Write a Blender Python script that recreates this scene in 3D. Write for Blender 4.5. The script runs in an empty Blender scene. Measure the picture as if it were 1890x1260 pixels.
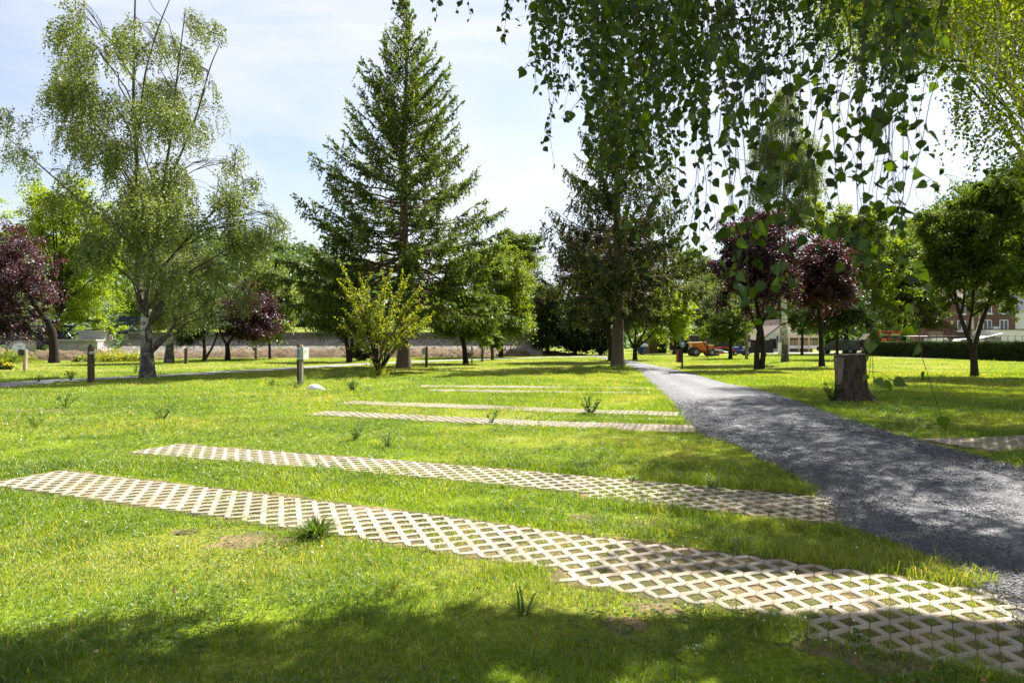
import bpy, math, random
import numpy as np
rng = np.random.default_rng(7)
random.seed(7)
C = bpy.context.scene.collection
PI = math.pi
F = 1260.0           # focal length in photo pixels (24 mm lens)
CAMH = 1.6
HOR = 630.0
TO_SUN = np.array([0.616 * math.cos(math.radians(50)), 0.788 * math.cos(math.radians(50)), math.sin(math.radians(50))])

# ------------------------------------------------------------------ helpers
def dep(py): return F * CAMH / (py - HOR)
def gp(px, py):
    d = dep(py)
    return np.array([(px - 945.0) / F * d, d])
def wp(px, py, d): return np.array([(px - 945.0) / F * d, d, CAMH + (HOR - py) / F * d])

def _hash(ix, iy, seed):
    h = (ix.astype(np.int64) * 374761393 + iy.astype(np.int64) * 668265263 + seed * 1442695041) & 0xffffffff
    h = ((h ^ (h >> 13)) * 1274126177) & 0xffffffff
    return ((h ^ (h >> 16)) & 0xffff) / 65535.0
def vnoise(x, y, scale, seed=0):
    x = np.asarray(x, float) / scale; y = np.asarray(y, float) / scale
    ix = np.floor(x); iy = np.floor(y); fx = x - ix; fy = y - iy
    fx = fx * fx * (3 - 2 * fx); fy = fy * fy * (3 - 2 * fy)
    a = _hash(ix, iy, seed); b = _hash(ix + 1, iy, seed); c = _hash(ix, iy + 1, seed); d = _hash(ix + 1, iy + 1, seed)
    return (a * (1 - fx) + b * fx) * (1 - fy) + (c * (1 - fx) + d * fx) * fy
def fbm(x, y, scale, seed=0): return 0.55 * vnoise(x, y, scale, seed) + 0.3 * vnoise(x, y, scale * .43, seed + 1) + 0.15 * vnoise(x, y, scale * .19, seed + 2)
def gz(x, y):
    x = np.asarray(x, float); y = np.asarray(y, float)
    return (vnoise(x, y, 7.0, 5) - .5) * .09 * np.clip((60 - y) / 40, 0, 1)

def norm(v): return v / np.maximum(np.linalg.norm(v, axis=-1, keepdims=True), 1e-9)
def runit(n): return norm(rng.normal(size=(n, 3)))

def mk(name, V, Fs, mat, parent=None, tint=None, smooth=False):
    """one mesh object from vertex array and a list of face arrays"""
    if not isinstance(Fs, list): Fs = [Fs]
    Fs = [np.asarray(f, np.int32) for f in Fs if len(f)]
    me = bpy.data.meshes.new(name)
    V = np.asarray(V, np.float32)
    me.vertices.add(len(V)); me.vertices.foreach_set('co', V.ravel())
    tot = np.concatenate([np.full(len(f), f.shape[1], np.int32) for f in Fs])
    idx = np.concatenate([f.ravel() for f in Fs])
    start = np.concatenate([[0], np.cumsum(tot)[:-1]]).astype(np.int32)
    me.loops.add(len(idx)); me.loops.foreach_set('vertex_index', idx)
    me.polygons.add(len(tot)); me.polygons.foreach_set('loop_start', start)
    if smooth: me.polygons.foreach_set('use_smooth', np.ones(len(tot), bool))
    if tint is not None:
        at = me.attributes.new('tint', 'FLOAT', 'FACE' if len(tint) == len(tot) else 'POINT')
        at.data.foreach_set('value', np.asarray(tint, np.float32))
    me.update(calc_edges=True)
    if mat is not None: me.materials.append(mat)
    o = bpy.data.objects.new(name, me); C.objects.link(o)
    if parent is not None: o.parent = parent
    return o
def tag(o, label=None, cat=None, group=None, kind=None):
    if label: o['label'] = label
    if cat: o['category'] = cat
    if group: o['group'] = group
    if kind: o['kind'] = kind
    return o
def empty(name, loc, rz=0, label=None, cat=None, group=None):
    o = bpy.data.objects.new(name, None); C.objects.link(o)
    o.empty_display_size = .2
    o.location = tuple(float(v) for v in loc); o.rotation_euler = (0, 0, rz)
    return tag(o, label, cat, group)

class MB:
    """collects simple shapes into one mesh"""
    def __init__(s): s.v = []; s.f = []; s.n = 0
    def add(s, V, Fc):
        s.v.append(np.asarray(V, float)); s.f += [tuple(int(i) + s.n for i in f) for f in Fc]; s.n += len(V)
        return s
    def box(s, c, d, rz=0, taper=1.0, ry=0):
        x, y, z = [a / 2 for a in d]
        V = np.array([[-x, -y, -z], [x, -y, -z], [x, y, -z], [-x, y, -z], [-x * taper, -y * taper, z], [x * taper, -y * taper, z], [x * taper, y * taper, z], [-x * taper, y * taper, z]])
        if ry:
            a, b = math.cos(ry), math.sin(ry); V = V @ np.array([[a, 0, -b], [0, 1, 0], [b, 0, a]])
        if rz:
            a, b = math.cos(rz), math.sin(rz); V = V @ np.array([[a, b, 0], [-b, a, 0], [0, 0, 1]])
        return s.add(V + np.array(c), [(0, 3, 2, 1), (4, 5, 6, 7), (0, 1, 5, 4), (1, 2, 6, 5), (2, 3, 7, 6), (3, 0, 4, 7)])
    def tube(s, pts, rad, n=8, cap=True):
        V, Q = tube_geo(pts, rad, n)
        fs = [tuple(q) for q in Q]
        m = len(pts)
        if cap: fs += [tuple(range(n))[::-1], tuple(range((m - 1) * n, m * n))]
        return s.add(V, fs)
    def prism(s, poly, z0, z1=None, axis='y'):
        """polygon in (a,b) extruded between z0..z1 along axis y (poly is x,z) or x (poly is y,z) or z (poly is x,y)"""
        n = len(poly); V = []
        for t in (z0, z1):
            for a, b in poly: V.append((a, t, b) if axis == 'y' else ((t, a, b) if axis == 'x' else (a, b, t)))
        fs = [tuple(range(n)), tuple(range(n, 2 * n))[::-1]] + [(i, n + i, n + (i + 1) % n, (i + 1) % n) for i in range(n)]
        return s.add(V, fs)
    def build(s, name, mat, parent=None, bevel=0, smooth=False, loc=None):
        me = bpy.data.meshes.new(name)
        me.from_pydata([tuple(p) for p in np.concatenate(s.v)], [], s.f)
        me.materials.append(mat)
        import bmesh
        bm = bmesh.new(); bm.from_mesh(me); bmesh.ops.recalc_face_normals(bm, faces=bm.faces)
        if bevel: bmesh.ops.bevel(bm, geom=list(bm.edges), offset=bevel, segments=2, profile=.6, affect='EDGES', clamp_overlap=True)
        bm.to_mesh(me); bm.free()
        if smooth:
            for p in me.polygons: p.use_smooth = True
        o = bpy.data.objects.new(name, me); C.objects.link(o)
        if parent is not None: o.parent = parent
        if loc is not None: o.location = tuple(float(a) for a in loc)
        return o

def tube_geo(pts, rad, n=8):
    P = np.asarray(pts, float); R = np.broadcast_to(np.asarray(rad, float), (len(P),))
    T = norm(np.gradient(P, axis=0))
    ref = np.array([1., 0, 0]) if abs(T[:, 0]).mean() < .8 else np.array([0, 1., 0])
    A = norm(np.cross(T, ref)); B = np.cross(T, A)
    a = np.arange(n) / n * 2 * PI
    V = P[:, None, :] + R[:, None, None] * (np.cos(a)[None, :, None] * A[:, None, :] + np.sin(a)[None, :, None] * B[:, None, :])
    m = len(P)
    i = np.arange(m - 1)[:, None] * n; j = np.arange(n)[None, :]; k = (j + 1) % n
    Q = np.stack([i + j, i + k, i + n + k, i + n + j], -1).reshape(-1, 4)
    return V.reshape(-1, 3), Q
class TB:
    """many tubes in one mesh (numpy)"""
    def __init__(s): s.V = []; s.Q = []; s.n = 0
    def add(s, pts, rad, n=6):
        V, Q = tube_geo(pts, rad, n); s.V.append(V); s.Q.append(Q + s.n); s.n += len(V)
    def build(s, name, mat, parent): return mk(name, np.concatenate(s.V), np.concatenate(s.Q), mat, parent, smooth=True)

def curve(p0, p1, bend, m=6, wob=0.0):
    """arc from p0 to p1; bend is an offset vector at mid"""
    t = np.linspace(0, 1, m)[:, None]
    P = p0 * (1 - t) + p1 * t + np.asarray(bend) * (4 * t * (1 - t))
    if wob: P[1:-1] += rng.normal(size=(m - 2, 3)) * wob
    return P

def leaf_geo(base, A, N, L, W, fold=.18):
    A = norm(A); S = norm(np.cross(A, N)); Nn = np.cross(S, A)
    L = np.asarray(L)[:, None] if np.ndim(L) else L; W = np.asarray(W)[:, None] if np.ndim(W) else W
    mid = base + A * L * .42
    V = np.stack([base, mid + S * W * .5 + Nn * W * fold, base + A * L, mid - S * W * .5 + Nn * W * fold], 1).reshape(-1, 3)
    return V, np.arange(len(base) * 4).reshape(-1, 4)

# ------------------------------------------------------------------ materials
def new_mat(name):
    m = bpy.data.materials.new(name); m.use_nodes = True
    nt = m.node_tree; nt.nodes.clear()
    out = nt.nodes.new('ShaderNodeOutputMaterial')
    return m, nt, out
def N(nt, t, **k):
    n = nt.nodes.new('ShaderNode' + t)
    for a, b in k.items():
        if a in n.inputs: n.inputs[a].default_value = b
        else: setattr(n, a, b)
    return n
def ramp(nt, fac, stops):
    r = nt.nodes.new('ShaderNodeValToRGB')
    e = r.color_ramp.elements
    while len(e) < len(stops): e.new(.5)
    for el, (p, c) in zip(e, stops):
        el.position = p; el.color = (*c, 1) if len(c) == 3 else c
    nt.links.new(fac, r.inputs[0])
    return r
def leaf_mat(name, dark, light, trans=.45, tcol=None, gloss=.02):
    m, nt, out = new_mat(name)
    at = N(nt, 'Attribute', attribute_name='tint')
    c1 = ramp(nt, at.outputs['Fac'], [(0, dark), (1, light)])
    tc = tcol or (1.5, 1.35, .55)
    mul = N(nt, 'Mix', data_type='RGBA', blend_type='MULTIPLY'); mul.inputs['Factor'].default_value = 1
    nt.links.new(c1.outputs[0], mul.inputs['A']); mul.inputs['B'].default_value = (*tc, 1)
    d = N(nt, 'BsdfDiffuse'); t = N(nt, 'BsdfTranslucent'); g = N(nt, 'BsdfGlossy', Roughness=.45)
    nt.links.new(c1.outputs[0], d.inputs[0]); nt.links.new(mul.outputs['Result'], t.inputs[0])
    g.inputs[0].default_value = (.9, .95, 1, 1)
    m1 = N(nt, 'MixShader'); m1.inputs[0].default_value = trans
    nt.links.new(d.outputs[0], m1.inputs[1]); nt.links.new(t.outputs[0], m1.inputs[2])
    m2 = N(nt, 'MixShader'); m2.inputs[0].default_value = gloss
    nt.links.new(m1.outputs[0], m2.inputs[1]); nt.links.new(g.outputs[0], m2.inputs[2])
    nt.links.new(m2.outputs[0], out.inputs[0])
    return m
def solid(name, col, rough=.6, metal=0, var=.15, scale=4.0, bump=0.0, spec=.4, detail=4):
    """painted or plain surface with a little mottling"""
    m, nt, out = new_mat(name)
    b = N(nt, 'BsdfPrincipled', Roughness=rough, Metallic=metal); b.inputs['Specular IOR Level'].default_value = spec
    tc = N(nt, 'TexCoord'); n = N(nt, 'TexNoise', Scale=scale, Detail=detail); nt.links.new(tc.outputs['Object'], n.inputs['Vector'])
    lo = tuple(c * (1 - var) for c in col); hi = tuple(min(1, c * (1 + var)) for c in col)
    r = ramp(nt, n.outputs[0], [(.3, lo), (.7, hi)])
    nt.links.new(r.outputs[0], b.inputs['Base Color'])
    if bump:
        bp = N(nt, 'Bump', Strength=bump, Distance=.02); nt.links.new(n.outputs[0], bp.inputs['Height']); nt.links.new(bp.outputs[0], b.inputs['Normal'])
    nt.links.new(b.outputs[0], out.inputs[0])
    return m
def bark(name, a, b_, scale=(6, 6, 1.2), bump=.8, dist=.05):
    m, nt, out = new_mat(name)
    tc = N(nt, 'TexCoord'); mp = N(nt, 'Mapping'); mp.inputs['Scale'].default_value = scale
    nt.links.new(tc.outputs['Object'], mp.inputs[0])
    n = N(nt, 'TexNoise', Scale=3, Detail=7, Roughness=.65); nt.links.new(mp.outputs[0], n.inputs['Vector'])
    r = ramp(nt, n.outputs[0], [(.32, a), (.68, b_)])
    b = N(nt, 'BsdfPrincipled', Roughness=.9); b.inputs['Specular IOR Level'].default_value = .15
    nt.links.new(r.outputs[0], b.inputs['Base Color'])
    bp = N(nt, 'Bump', Strength=bump, Distance=dist); nt.links.new(n.outputs[0], bp.inputs['Height']); nt.links.new(bp.outputs[0], b.inputs['Normal'])
    nt.links.new(b.outputs[0], out.inputs[0])
    return m
def birch_bark(name):
    m, nt, out = new_mat(name)
    tc = N(nt, 'TexCoord'); sep = N(nt, 'SeparateXYZ'); nt.links.new(tc.outputs['Object'], sep.inputs[0])
    mp = N(nt, 'Mapping'); mp.inputs['Scale'].default_value = (2.2, 2.2, 7); nt.links.new(tc.outputs['Object'], mp.inputs[0])
    n1 = N(nt, 'TexNoise', Scale=1.6, Detail=5, Roughness=.6); nt.links.new(mp.outputs[0], n1.inputs['Vector'])
    n2 = N(nt, 'TexNoise', Scale=3.2, Detail=5, Roughness=.7); nt.links.new(tc.outputs['Object'], n2.inputs['Vector'])
    white = ramp(nt, n1.outputs[0], [(.40, (.03, .027, .024)), (.50, (.55, .51, .46)), (.8, (.72, .69, .64))])
    dark = ramp(nt, n2.outputs[0], [(.35, (.018, .015, .013)), (.75, (.085, .074, .064))])
    # old corky bark at the butt of a birch, with a ragged limit
    mr = N(nt, 'MapRange'); nt.links.new(sep.outputs['Z'], mr.inputs[0]); mr.inputs[1].default_value = 1.2; mr.inputs[2].default_value = 2.9
    ad = N(nt, 'Math', operation='ADD'); nt.links.new(mr.outputs[0], ad.inputs[0])
    sb = N(nt, 'Math', operation='MULTIPLY_ADD'); nt.links.new(n2.outputs[0], sb.inputs[0]); sb.inputs[1].default_value = 2.2; sb.inputs[2].default_value = -1.1
    nt.links.new(sb.outputs[0], ad.inputs[1]); ad.use_clamp = True
    mx = N(nt, 'Mix', data_type='RGBA'); nt.links.new(ad.outputs[0], mx.inputs['Factor']); nt.links.new(dark.outputs[0], mx.inputs['A']); nt.links.new(white.outputs[0], mx.inputs['B'])
    b = N(nt, 'BsdfPrincipled', Roughness=.75); nt.links.new(mx.outputs['Result'], b.inputs['Base Color'])
    bp = N(nt, 'Bump', Strength=.7, Distance=.03); nt.links.new(n2.outputs[0], bp.inputs['Height']); nt.links.new(bp.outputs[0], b.inputs['Normal'])
    nt.links.new(b.outputs[0], out.inputs[0])
    return m
def stone_mat(name, cols, scale, squash=(1, 1, 1.8), mortar=(.16, .14, .12), bump=1.0):
    """irregular coursed rubble stone"""
    m, nt, out = new_mat(name)
    tc = N(nt, 'TexCoord'); mp = N(nt, 'Mapping'); mp.inputs['Scale'].default_value = squash; nt.links.new(tc.outputs['Object'], mp.inputs[0])
    v = N(nt, 'TexVoronoi', Scale=scale); nt.links.new(mp.outputs[0], v.inputs['Vector'])
    v2 = N(nt, 'TexVoronoi', Scale=scale, feature='DISTANCE_TO_EDGE'); nt.links.new(mp.outputs[0], v2.inputs['Vector'])
    sp = N(nt, 'SeparateColor'); nt.links.new(v.outputs['Color'], sp.inputs[0])
    r = ramp(nt, sp.outputs[0], [(i / (len(cols) - 1), c) for i, c in enumerate(cols)])
    n = N(nt, 'TexNoise', Scale=scale * 3, Detail=6); nt.links.new(mp.outputs[0], n.inputs['Vector'])
    mu = N(nt, 'Mix', data_type='RGBA', blend_type='OVERLAY'); mu.inputs['Factor'].default_value = .5
    nt.links.new(r.outputs[0], mu.inputs['A']); nt.links.new(n.outputs[1], mu.inputs['B'])
    e = ramp(nt, v2.outputs[0], [(.02, (0, 0, 0)), (.07, (1, 1, 1))])
    mx = N(nt, 'Mix', data_type='RGBA'); nt.links.new(e.outputs[0], mx.inputs['Factor']); mx.inputs['A'].default_value = (*mortar, 1); nt.links.new(mu.outputs['Result'], mx.inputs['B'])
    b = N(nt, 'BsdfPrincipled', Roughness=.9); nt.links.new(mx.outputs['Result'], b.inputs['Base Color'])
    bp = N(nt, 'Bump', Strength=bump, Distance=.05); nt.links.new(e.outputs[0], bp.inputs['Height']); nt.links.new(bp.outputs[0], b.inputs['Normal'])
    nt.links.new(b.outputs[0], out.inputs[0])
    return m
def brick_mat(name, c1, c2, mortar, scale=1.0, bw=.22, bh=.075, vec='xz'):
    m, nt, out = new_mat(name)
    tc = N(nt, 'TexCoord'); sp = N(nt, 'SeparateXYZ'); nt.links.new(tc.outputs['Object'], sp.inputs[0])
    ad = N(nt, 'Math', operation='ADD'); nt.links.new(sp.outputs['X'], ad.inputs[0]); nt.links.new(sp.outputs['Y'], ad.inputs[1])
    cb = N(nt, 'CombineXYZ'); nt.links.new(ad.outputs[0], cb.inputs[0]); nt.links.new(sp.outputs['Z'], cb.inputs[1])
    br = N(nt, 'TexBrick', Scale=1.0 / scale); nt.links.new(cb.outputs[0], br.inputs['Vector'])
    br.inputs['Color1'].default_value = (*c1, 1); br.inputs['Color2'].default_value = (*c2, 1); br.inputs['Mortar'].default_value = (*mortar, 1)
    br.inputs['Mortar Size'].default_value = .008; br.inputs['Brick Width'].default_value = bw; br.inputs['Row Height'].default_value = bh
    n = N(nt, 'TexNoise', Scale=1.2, Detail=5); nt.links.new(tc.outputs['Object'], n.inputs['Vector'])
    mu = N(nt, 'Mix', data_type='RGBA', blend_type='OVERLAY'); mu.inputs['Factor'].default_value = .35
    nt.links.new(br.outputs[0], mu.inputs['A']); nt.links.new(n.outputs[1], mu.inputs['B'])
    b = N(nt, 'BsdfPrincipled', Roughness=.85); nt.links.new(mu.outputs['Result'], b.inputs['Base Color'])
    nt.links.new(b.outputs[0], out.inputs[0])
    return m

M = {}
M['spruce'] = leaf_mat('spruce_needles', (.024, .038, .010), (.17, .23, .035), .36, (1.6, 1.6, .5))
M['spruce_brown'] = leaf_mat('brownish_spruce_needles', (.040, .042, .016), (.13, .18, .04), .34, (1.5, 1.5, .5))
M['birch_leaf'] = leaf_mat('birch_foliage', (.05, .078, .02), (.21, .25, .09), .43, (1.5, 1.45, .5), .03)
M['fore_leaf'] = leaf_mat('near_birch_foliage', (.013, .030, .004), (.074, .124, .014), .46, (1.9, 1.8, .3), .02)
M['gold'] = leaf_mat('golden_green_foliage', (.12, .19, .010), (.29, .37, .018), .52, (1.5, 1.4, .3))
M['lime'] = leaf_mat('lime_green_foliage', (.06, .10, .012), (.19, .24, .03), .5, (1.8, 1.7, .35))
M['green'] = leaf_mat('mid_green_foliage', (.035, .062, .012), (.11, .155, .03), .48, (1.9, 1.8, .45))
M['pale'] = leaf_mat('pale_green_foliage', (.08, .115, .03), (.24, .28, .09), .42, (1.5, 1.5, .5))
M['dark'] = leaf_mat('dark_green_foliage', (.012, .026, .006), (.045, .07, .016), .38, (1.8, 1.8, .5))
M['plum'] = leaf_mat('purple_plum_foliage', (.020, .008, .012), (.105, .050, .062), .28, (1.6, .65, .62), .035)
M['willow'] = leaf_mat('greyish_green_foliage', (.06, .085, .03), (.17, .20, .08), .42, (1.5, 1.5, .6))
M['shrub_yellow'] = leaf_mat('yellow_green_shrub_foliage', (.13, .17, .015), (.34, .36, .04), .5, (1.4, 1.35, .4))
M['hedge'] = leaf_mat('hedge_foliage', (.012, .026, .008), (.055, .085, .02), .35, (1.4, 1.4, .4))
M['weed'] = leaf_mat('weed_foliage', (.045, .085, .014), (.14, .21, .04), .4, (1.4, 1.4, .4))
M['weed_pale'] = leaf_mat('pale_weed_foliage', (.14, .20, .07), (.34, .40, .2), .4, (1.2, 1.2, .6))
M['yellow_flower'] = leaf_mat('yellow_flowers', (.45, .38, .02), (.6, .5, .04), .4, (1.1, 1.0, .5))
M['grass'] = None
M['bark'] = bark('grey_brown_bark', (.030, .024, .019), (.12, .10, .08))
M['bark_dark'] = bark('dark_bark', (.010, .008, .006), (.045, .036, .029))
M['bark_spruce'] = bark('spruce_bark', (.045, .032, .023), (.19, .14, .105), (7, 7, 3))
M['birch'] = birch_bark('birch_bark')
M['twig'] = solid('birch_twig', (.035, .022, .015), .8)

M['shaded_birch_limb'] = bark('shaded_birch_limb_bark', (.030, .025, .022), (.15, .135, .12), (5, 5, 2))  # limb bark darkened so upper limbs read as shaded silhouettes
SKY = 0.053
SUN = 5.0
EXPOSURE = 1.84
CLOUD = (5.4, 5.52, 5.95)
# ------------------------------------------------------------------ world, camera, sun
w = bpy.data.worlds.new('World'); bpy.context.scene.world = w; w.use_nodes = True
nt = w.node_tree; nt.nodes.clear()
out = nt.nodes.new('ShaderNodeOutputWorld'); bg = nt.nodes.new('ShaderNodeBackground')
sky = nt.nodes.new('ShaderNodeTexSky'); sky.sky_type = 'NISHITA'; sky.sun_disc = False
sky.sun_elevation = math.radians(50); sky.sun_rotation = math.radians(38); sky.air_density = 1.0; sky.dust_density = 1.2; sky.altitude = 100
tc = nt.nodes.new('ShaderNodeTexCoord')
mp = nt.nodes.new('ShaderNodeMapping'); mp.inputs['Scale'].default_value = (1.0, 1.0, 3.4); mp.inputs['Rotation'].default_value = (.05, .22, .3)
nt.links.new(tc.outputs['Generated'], mp.inputs[0])
n1 = nt.nodes.new('ShaderNodeTexNoise'); n1.inputs['Scale'].default_value = 2.1; n1.inputs['Detail'].default_value = 8; n1.inputs['Roughness'].default_value = .55; n1.inputs['Distortion'].default_value = .6
nt.links.new(mp.outputs[0], n1.inputs['Vector'])
cr = ramp(nt, n1.outputs[0], [(.38, (.30, .30, .30)), (.68, (1, 1, 1))])
mx = nt.nodes.new('ShaderNodeMix'); mx.data_type = 'RGBA'
nt.links.new(cr.outputs[0], mx.inputs['Factor'])
nt.links.new(sky.outputs[0], mx.inputs['A']); mx.inputs['B'].default_value = (CLOUD[0], CLOUD[1], CLOUD[2], 1)
nt.links.new(mx.outputs['Result'], bg.inputs[0]); bg.inputs[1].default_value = SKY
nt.links.new(bg.outputs[0], out.inputs[0])

sc = bpy.context.scene
cam_d = bpy.data.cameras.new('camera'); cam = bpy.data.objects.new('camera', cam_d); C.objects.link(cam)
cam.location = (0, 0, CAMH); cam.rotation_euler = (math.radians(90), 0, 0)
cam_d.lens = 24.0; cam_d.sensor_width = 36.0; cam_d.clip_end = 3000; cam_d.clip_start = .05
cam_d.dof.use_dof = True; cam_d.dof.focus_distance = 14.0; cam_d.dof.aperture_fstop = 6.3
sc.camera = cam
sun_d = bpy.data.lights.new('sun', 'SUN'); sun_d.energy = SUN; sun_d.angle = math.radians(.53); sun_d.color = (1, .95, .87)
sun = bpy.data.objects.new('sun', sun_d); C.objects.link(sun)
from mathutils import Vector
sun.rotation_euler = Vector(tuple(-TO_SUN)).to_track_quat('-Z', 'Y').to_euler()
sc.view_settings.view_transform = 'Standard'; sc.view_settings.look = 'None'; sc.view_settings.gamma = 1; sc.view_settings.exposure = EXPOSURE
cy = sc.cycles
cy.max_bounces = 6; cy.diffuse_bounces = 3; cy.glossy_bounces = 2; cy.transmission_bounces = 4; cy.caustics_reflective = False; cy.caustics_refractive = False
cy.use_denoising = True

# ------------------------------------------------------------------ layout of path and paver strips
def pline(pts): return np.array([gp(*p) for p in pts])
L_EDGE = pline([(1086, 657), (1112, 661), (1140, 667), (1172, 679), (1198, 700), (1213, 720), (1240, 745), (1262, 768), (1284, 790), (1296, 806), (1345, 816), (1405, 850), (1478, 888), (1512, 925), (1545, 975), (1640, 1000), (1735, 1045), (1800, 1080), (1850, 1130), (1905, 1190), (1960, 1300), (1980, 1420)])
R_EDGE = pline([(1110, 657), (1140, 660), (1172, 667), (1232, 679), (1290, 692), (1340, 706), (1400, 719), (1480, 744), (1560, 774), (1640, 800), (1700, 818), (1800, 845), (1860, 862), (1940, 880), (2060, 905), (2200, 945), (2400, 1010), (2800, 1120), (3200, 1260), (3500, 1400)])
def resample(P, n, key):
    """resample polyline by depth-log parameter so both edges pair up"""
    seg = np.linalg.norm(np.diff(P, axis=0), axis=1); s = np.concatenate([[0], np.cumsum(seg)]); t = np.linspace(0, s[-1], n)
    return np.stack([np.interp(t, s, P[:, 0]), np.interp(t, s, P[:, 1])], 1)
def smooth2(P, k=2):
    for _ in range(k):
        Q = [P[0]]
        for a, b in zip(P[:-1], P[1:]): Q += [a * .75 + b * .25, a * .25 + b * .75]
        Q.append(P[-1]); P = np.array(Q)
    return P
L_EDGE = smooth2(L_EDGE, 1); R_EDGE = smooth2(R_EDGE, 1)
PATH_POLY = np.concatenate([L_EDGE, R_EDGE[::-1]])
FAR_C = smooth2(pline([(-400, 745), (-60, 716), (0, 711), (100, 703), (170, 699.5), (350, 691), (440, 685), (550, 679), (640, 673), (750, 668), (900, 662), (1095, 657.5)]), 2)
def in_poly(x, y, P):
    r = np.zeros(len(x), bool)
    x0, y0 = P[-1]
    for x1, y1 in P:
        c = ((y1 > y) != (y0 > y)) & (x < (x0 - x1) * (y - y1) / (y0 - y1 + 1e-12) + x1)
        r ^= c; x0, y0 = x1, y1
    return r
def dist_line(x, y, P):
    d = np.full(len(x), 1e9)
    for a, b in zip(P[:-1], P[1:]):
        ab = b - a; t = np.clip(((x - a[0]) * ab[0] + (y - a[1]) * ab[1]) / (ab @ ab + 1e-12), 0, 1)
        d = np.minimum(d, np.hypot(x - a[0] - t * ab[0], y - a[1] - t * ab[1]))
    return d
FAR_N = np.gradient(FAR_C, axis=0); FAR_N = norm(np.stack([-FAR_N[:, 1], FAR_N[:, 0]], 1))
FAR_POLY = np.concatenate([FAR_C + FAR_N * 1.05, (FAR_C - FAR_N * 1.05)[::-1]])

# strips: centreline (photo pixels on the ground), half width in pitches, label
STRIPS = [   # far edge in photo pixels on the ground, extra near rows from this share of the length, label
    ([(112, 868.5), (370, 900), (620, 935), (880, 969), (1100, 999), (1400, 1037), (1650, 1068), (1840, 1098), (2000, 1128)], ((.70, 1), (.86, 2)), 'long concrete grass-paver strip nearest the camera, its right end dappled with shade'),
    ([(330, 820.5), (600, 843), (860, 864), (1200, 895), (1552, 926)], ((.74, 1),), 'sunlit concrete grass-paver strip just beyond the nearest one'),
    ([(605, 760), (760, 766), (1000, 777.5), (1290, 786)], ((.82, 1),), 'concrete grass-paver strip in mid lawn ending square at the gravel path'),
    ([(655, 741), (850, 747), (1060, 755.5), (1258, 761)], (), 'half overgrown concrete grass-paver strip crossed by a dark bushy weed'),
    ([(800, 719.5), (1000, 722.5), (1205, 726)], (), 'thin pale concrete paver strip far across the lawn, nearer of the last two'),
    ([(780, 712), (1000, 714), (1200, 716.5)], (), 'faint concrete paver strip farthest away, nearly lost in the lawn'),
    ([(1700, 812), (1890, 806), (2100, 800)], ((.0, 2),), 'shaded concrete grass-paver strip on the right side of the gravel path'),
]
PITCH = .108
class Strip:
    def __init__(s, pts, extra, hw=4):
        P = pline(pts); Tn = norm(np.gradient(P, axis=0)); P = P - np.stack([-Tn[:, 1], Tn[:, 0]], 1) * hw * PITCH; P = smooth2(P, 2); s.extra = extra; s.hw = hw
        d = np.concatenate([[0], np.cumsum(np.linalg.norm(np.diff(P, axis=0), axis=1))]); s.len = d[-1]
        n = max(int(d[-1] / .05), 8); t = np.linspace(0, d[-1], n)
        s.P = np.stack([np.interp(t, d, P[:, 0]), np.interp(t, d, P[:, 1])], 1)
        k = 15
        pad = np.pad(s.P, ((k, k), (0, 0)), mode='reflect', reflect_type='odd'); ker = np.ones(2 * k + 1) / (2 * k + 1)
        s.P = np.stack([np.convolve(pad[:, i], ker, 'valid') for i in (0, 1)], 1)
        s.t = t; T = norm(np.gradient(s.P, axis=0)); s.N = np.stack([-T[:, 1], T[:, 0]], 1); s.T = T
    def at(s, u, v):
        x = np.interp(u, s.t, s.P[:, 0]) + v * np.interp(u, s.t, s.N[:, 0]); y = np.interp(u, s.t, s.P[:, 1]) + v * np.interp(u, s.t, s.N[:, 1])
        return x, y
    def uv(s, x, y):
        """nearest (u, v); inf where far away"""
        u = np.full(len(x), 1e9); v = np.full(len(x), 1e9)
        lo = s.P.min(0) - 1.2; hi = s.P.max(0) + 1.2
        m = np.where((x > lo[0]) & (x < hi[0]) & (y > lo[1]) & (y < hi[1]))[0]
        for i in range(0, len(m), 20000):
            q = m[i:i + 20000]
            P = s.P[::2]; dx = x[q][:, None] - P[None, :, 0]; dy = y[q][:, None] - P[None, :, 1]
            j = np.argmin(dx * dx + dy * dy, 1); r = np.arange(len(q)); jj = np.minimum(j * 2, len(s.t) - 1)
            dx = dx[r, j]; dy = dy[r, j]
            u[q] = s.t[jj] + dx * s.T[jj, 0] + dy * s.T[jj, 1]; v[q] = dx * s.N[jj, 0] + dy * s.N[jj, 1]
        return u, v
strips = [(Strip(p, ex), 4, lab) for p, ex, lab in STRIPS]
def near_rows(S, u):
    r = np.zeros(np.shape(u))
    for f, k in S.extra: r = np.where(u > f * S.len, k * 2, r)
    return r

# dryness of the turf (straw patches), shared by ground and blades
def dryness(x, y):
    d = fbm(x, y, 3.2, 40) * .65 + fbm(x, y, .8, 44) * .35
    near_left = np.exp(-((y - 4.9) / 1.05) ** 2) * np.clip((.8 - x) / 2.4, 0, 1) * .8 - np.clip((3.9 - y) / .8, 0, 1) * .22
    return np.clip((d - .43) * 3.2 + near_left + np.clip((y - 30) / 40, 0, .25), 0, 1)

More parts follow.
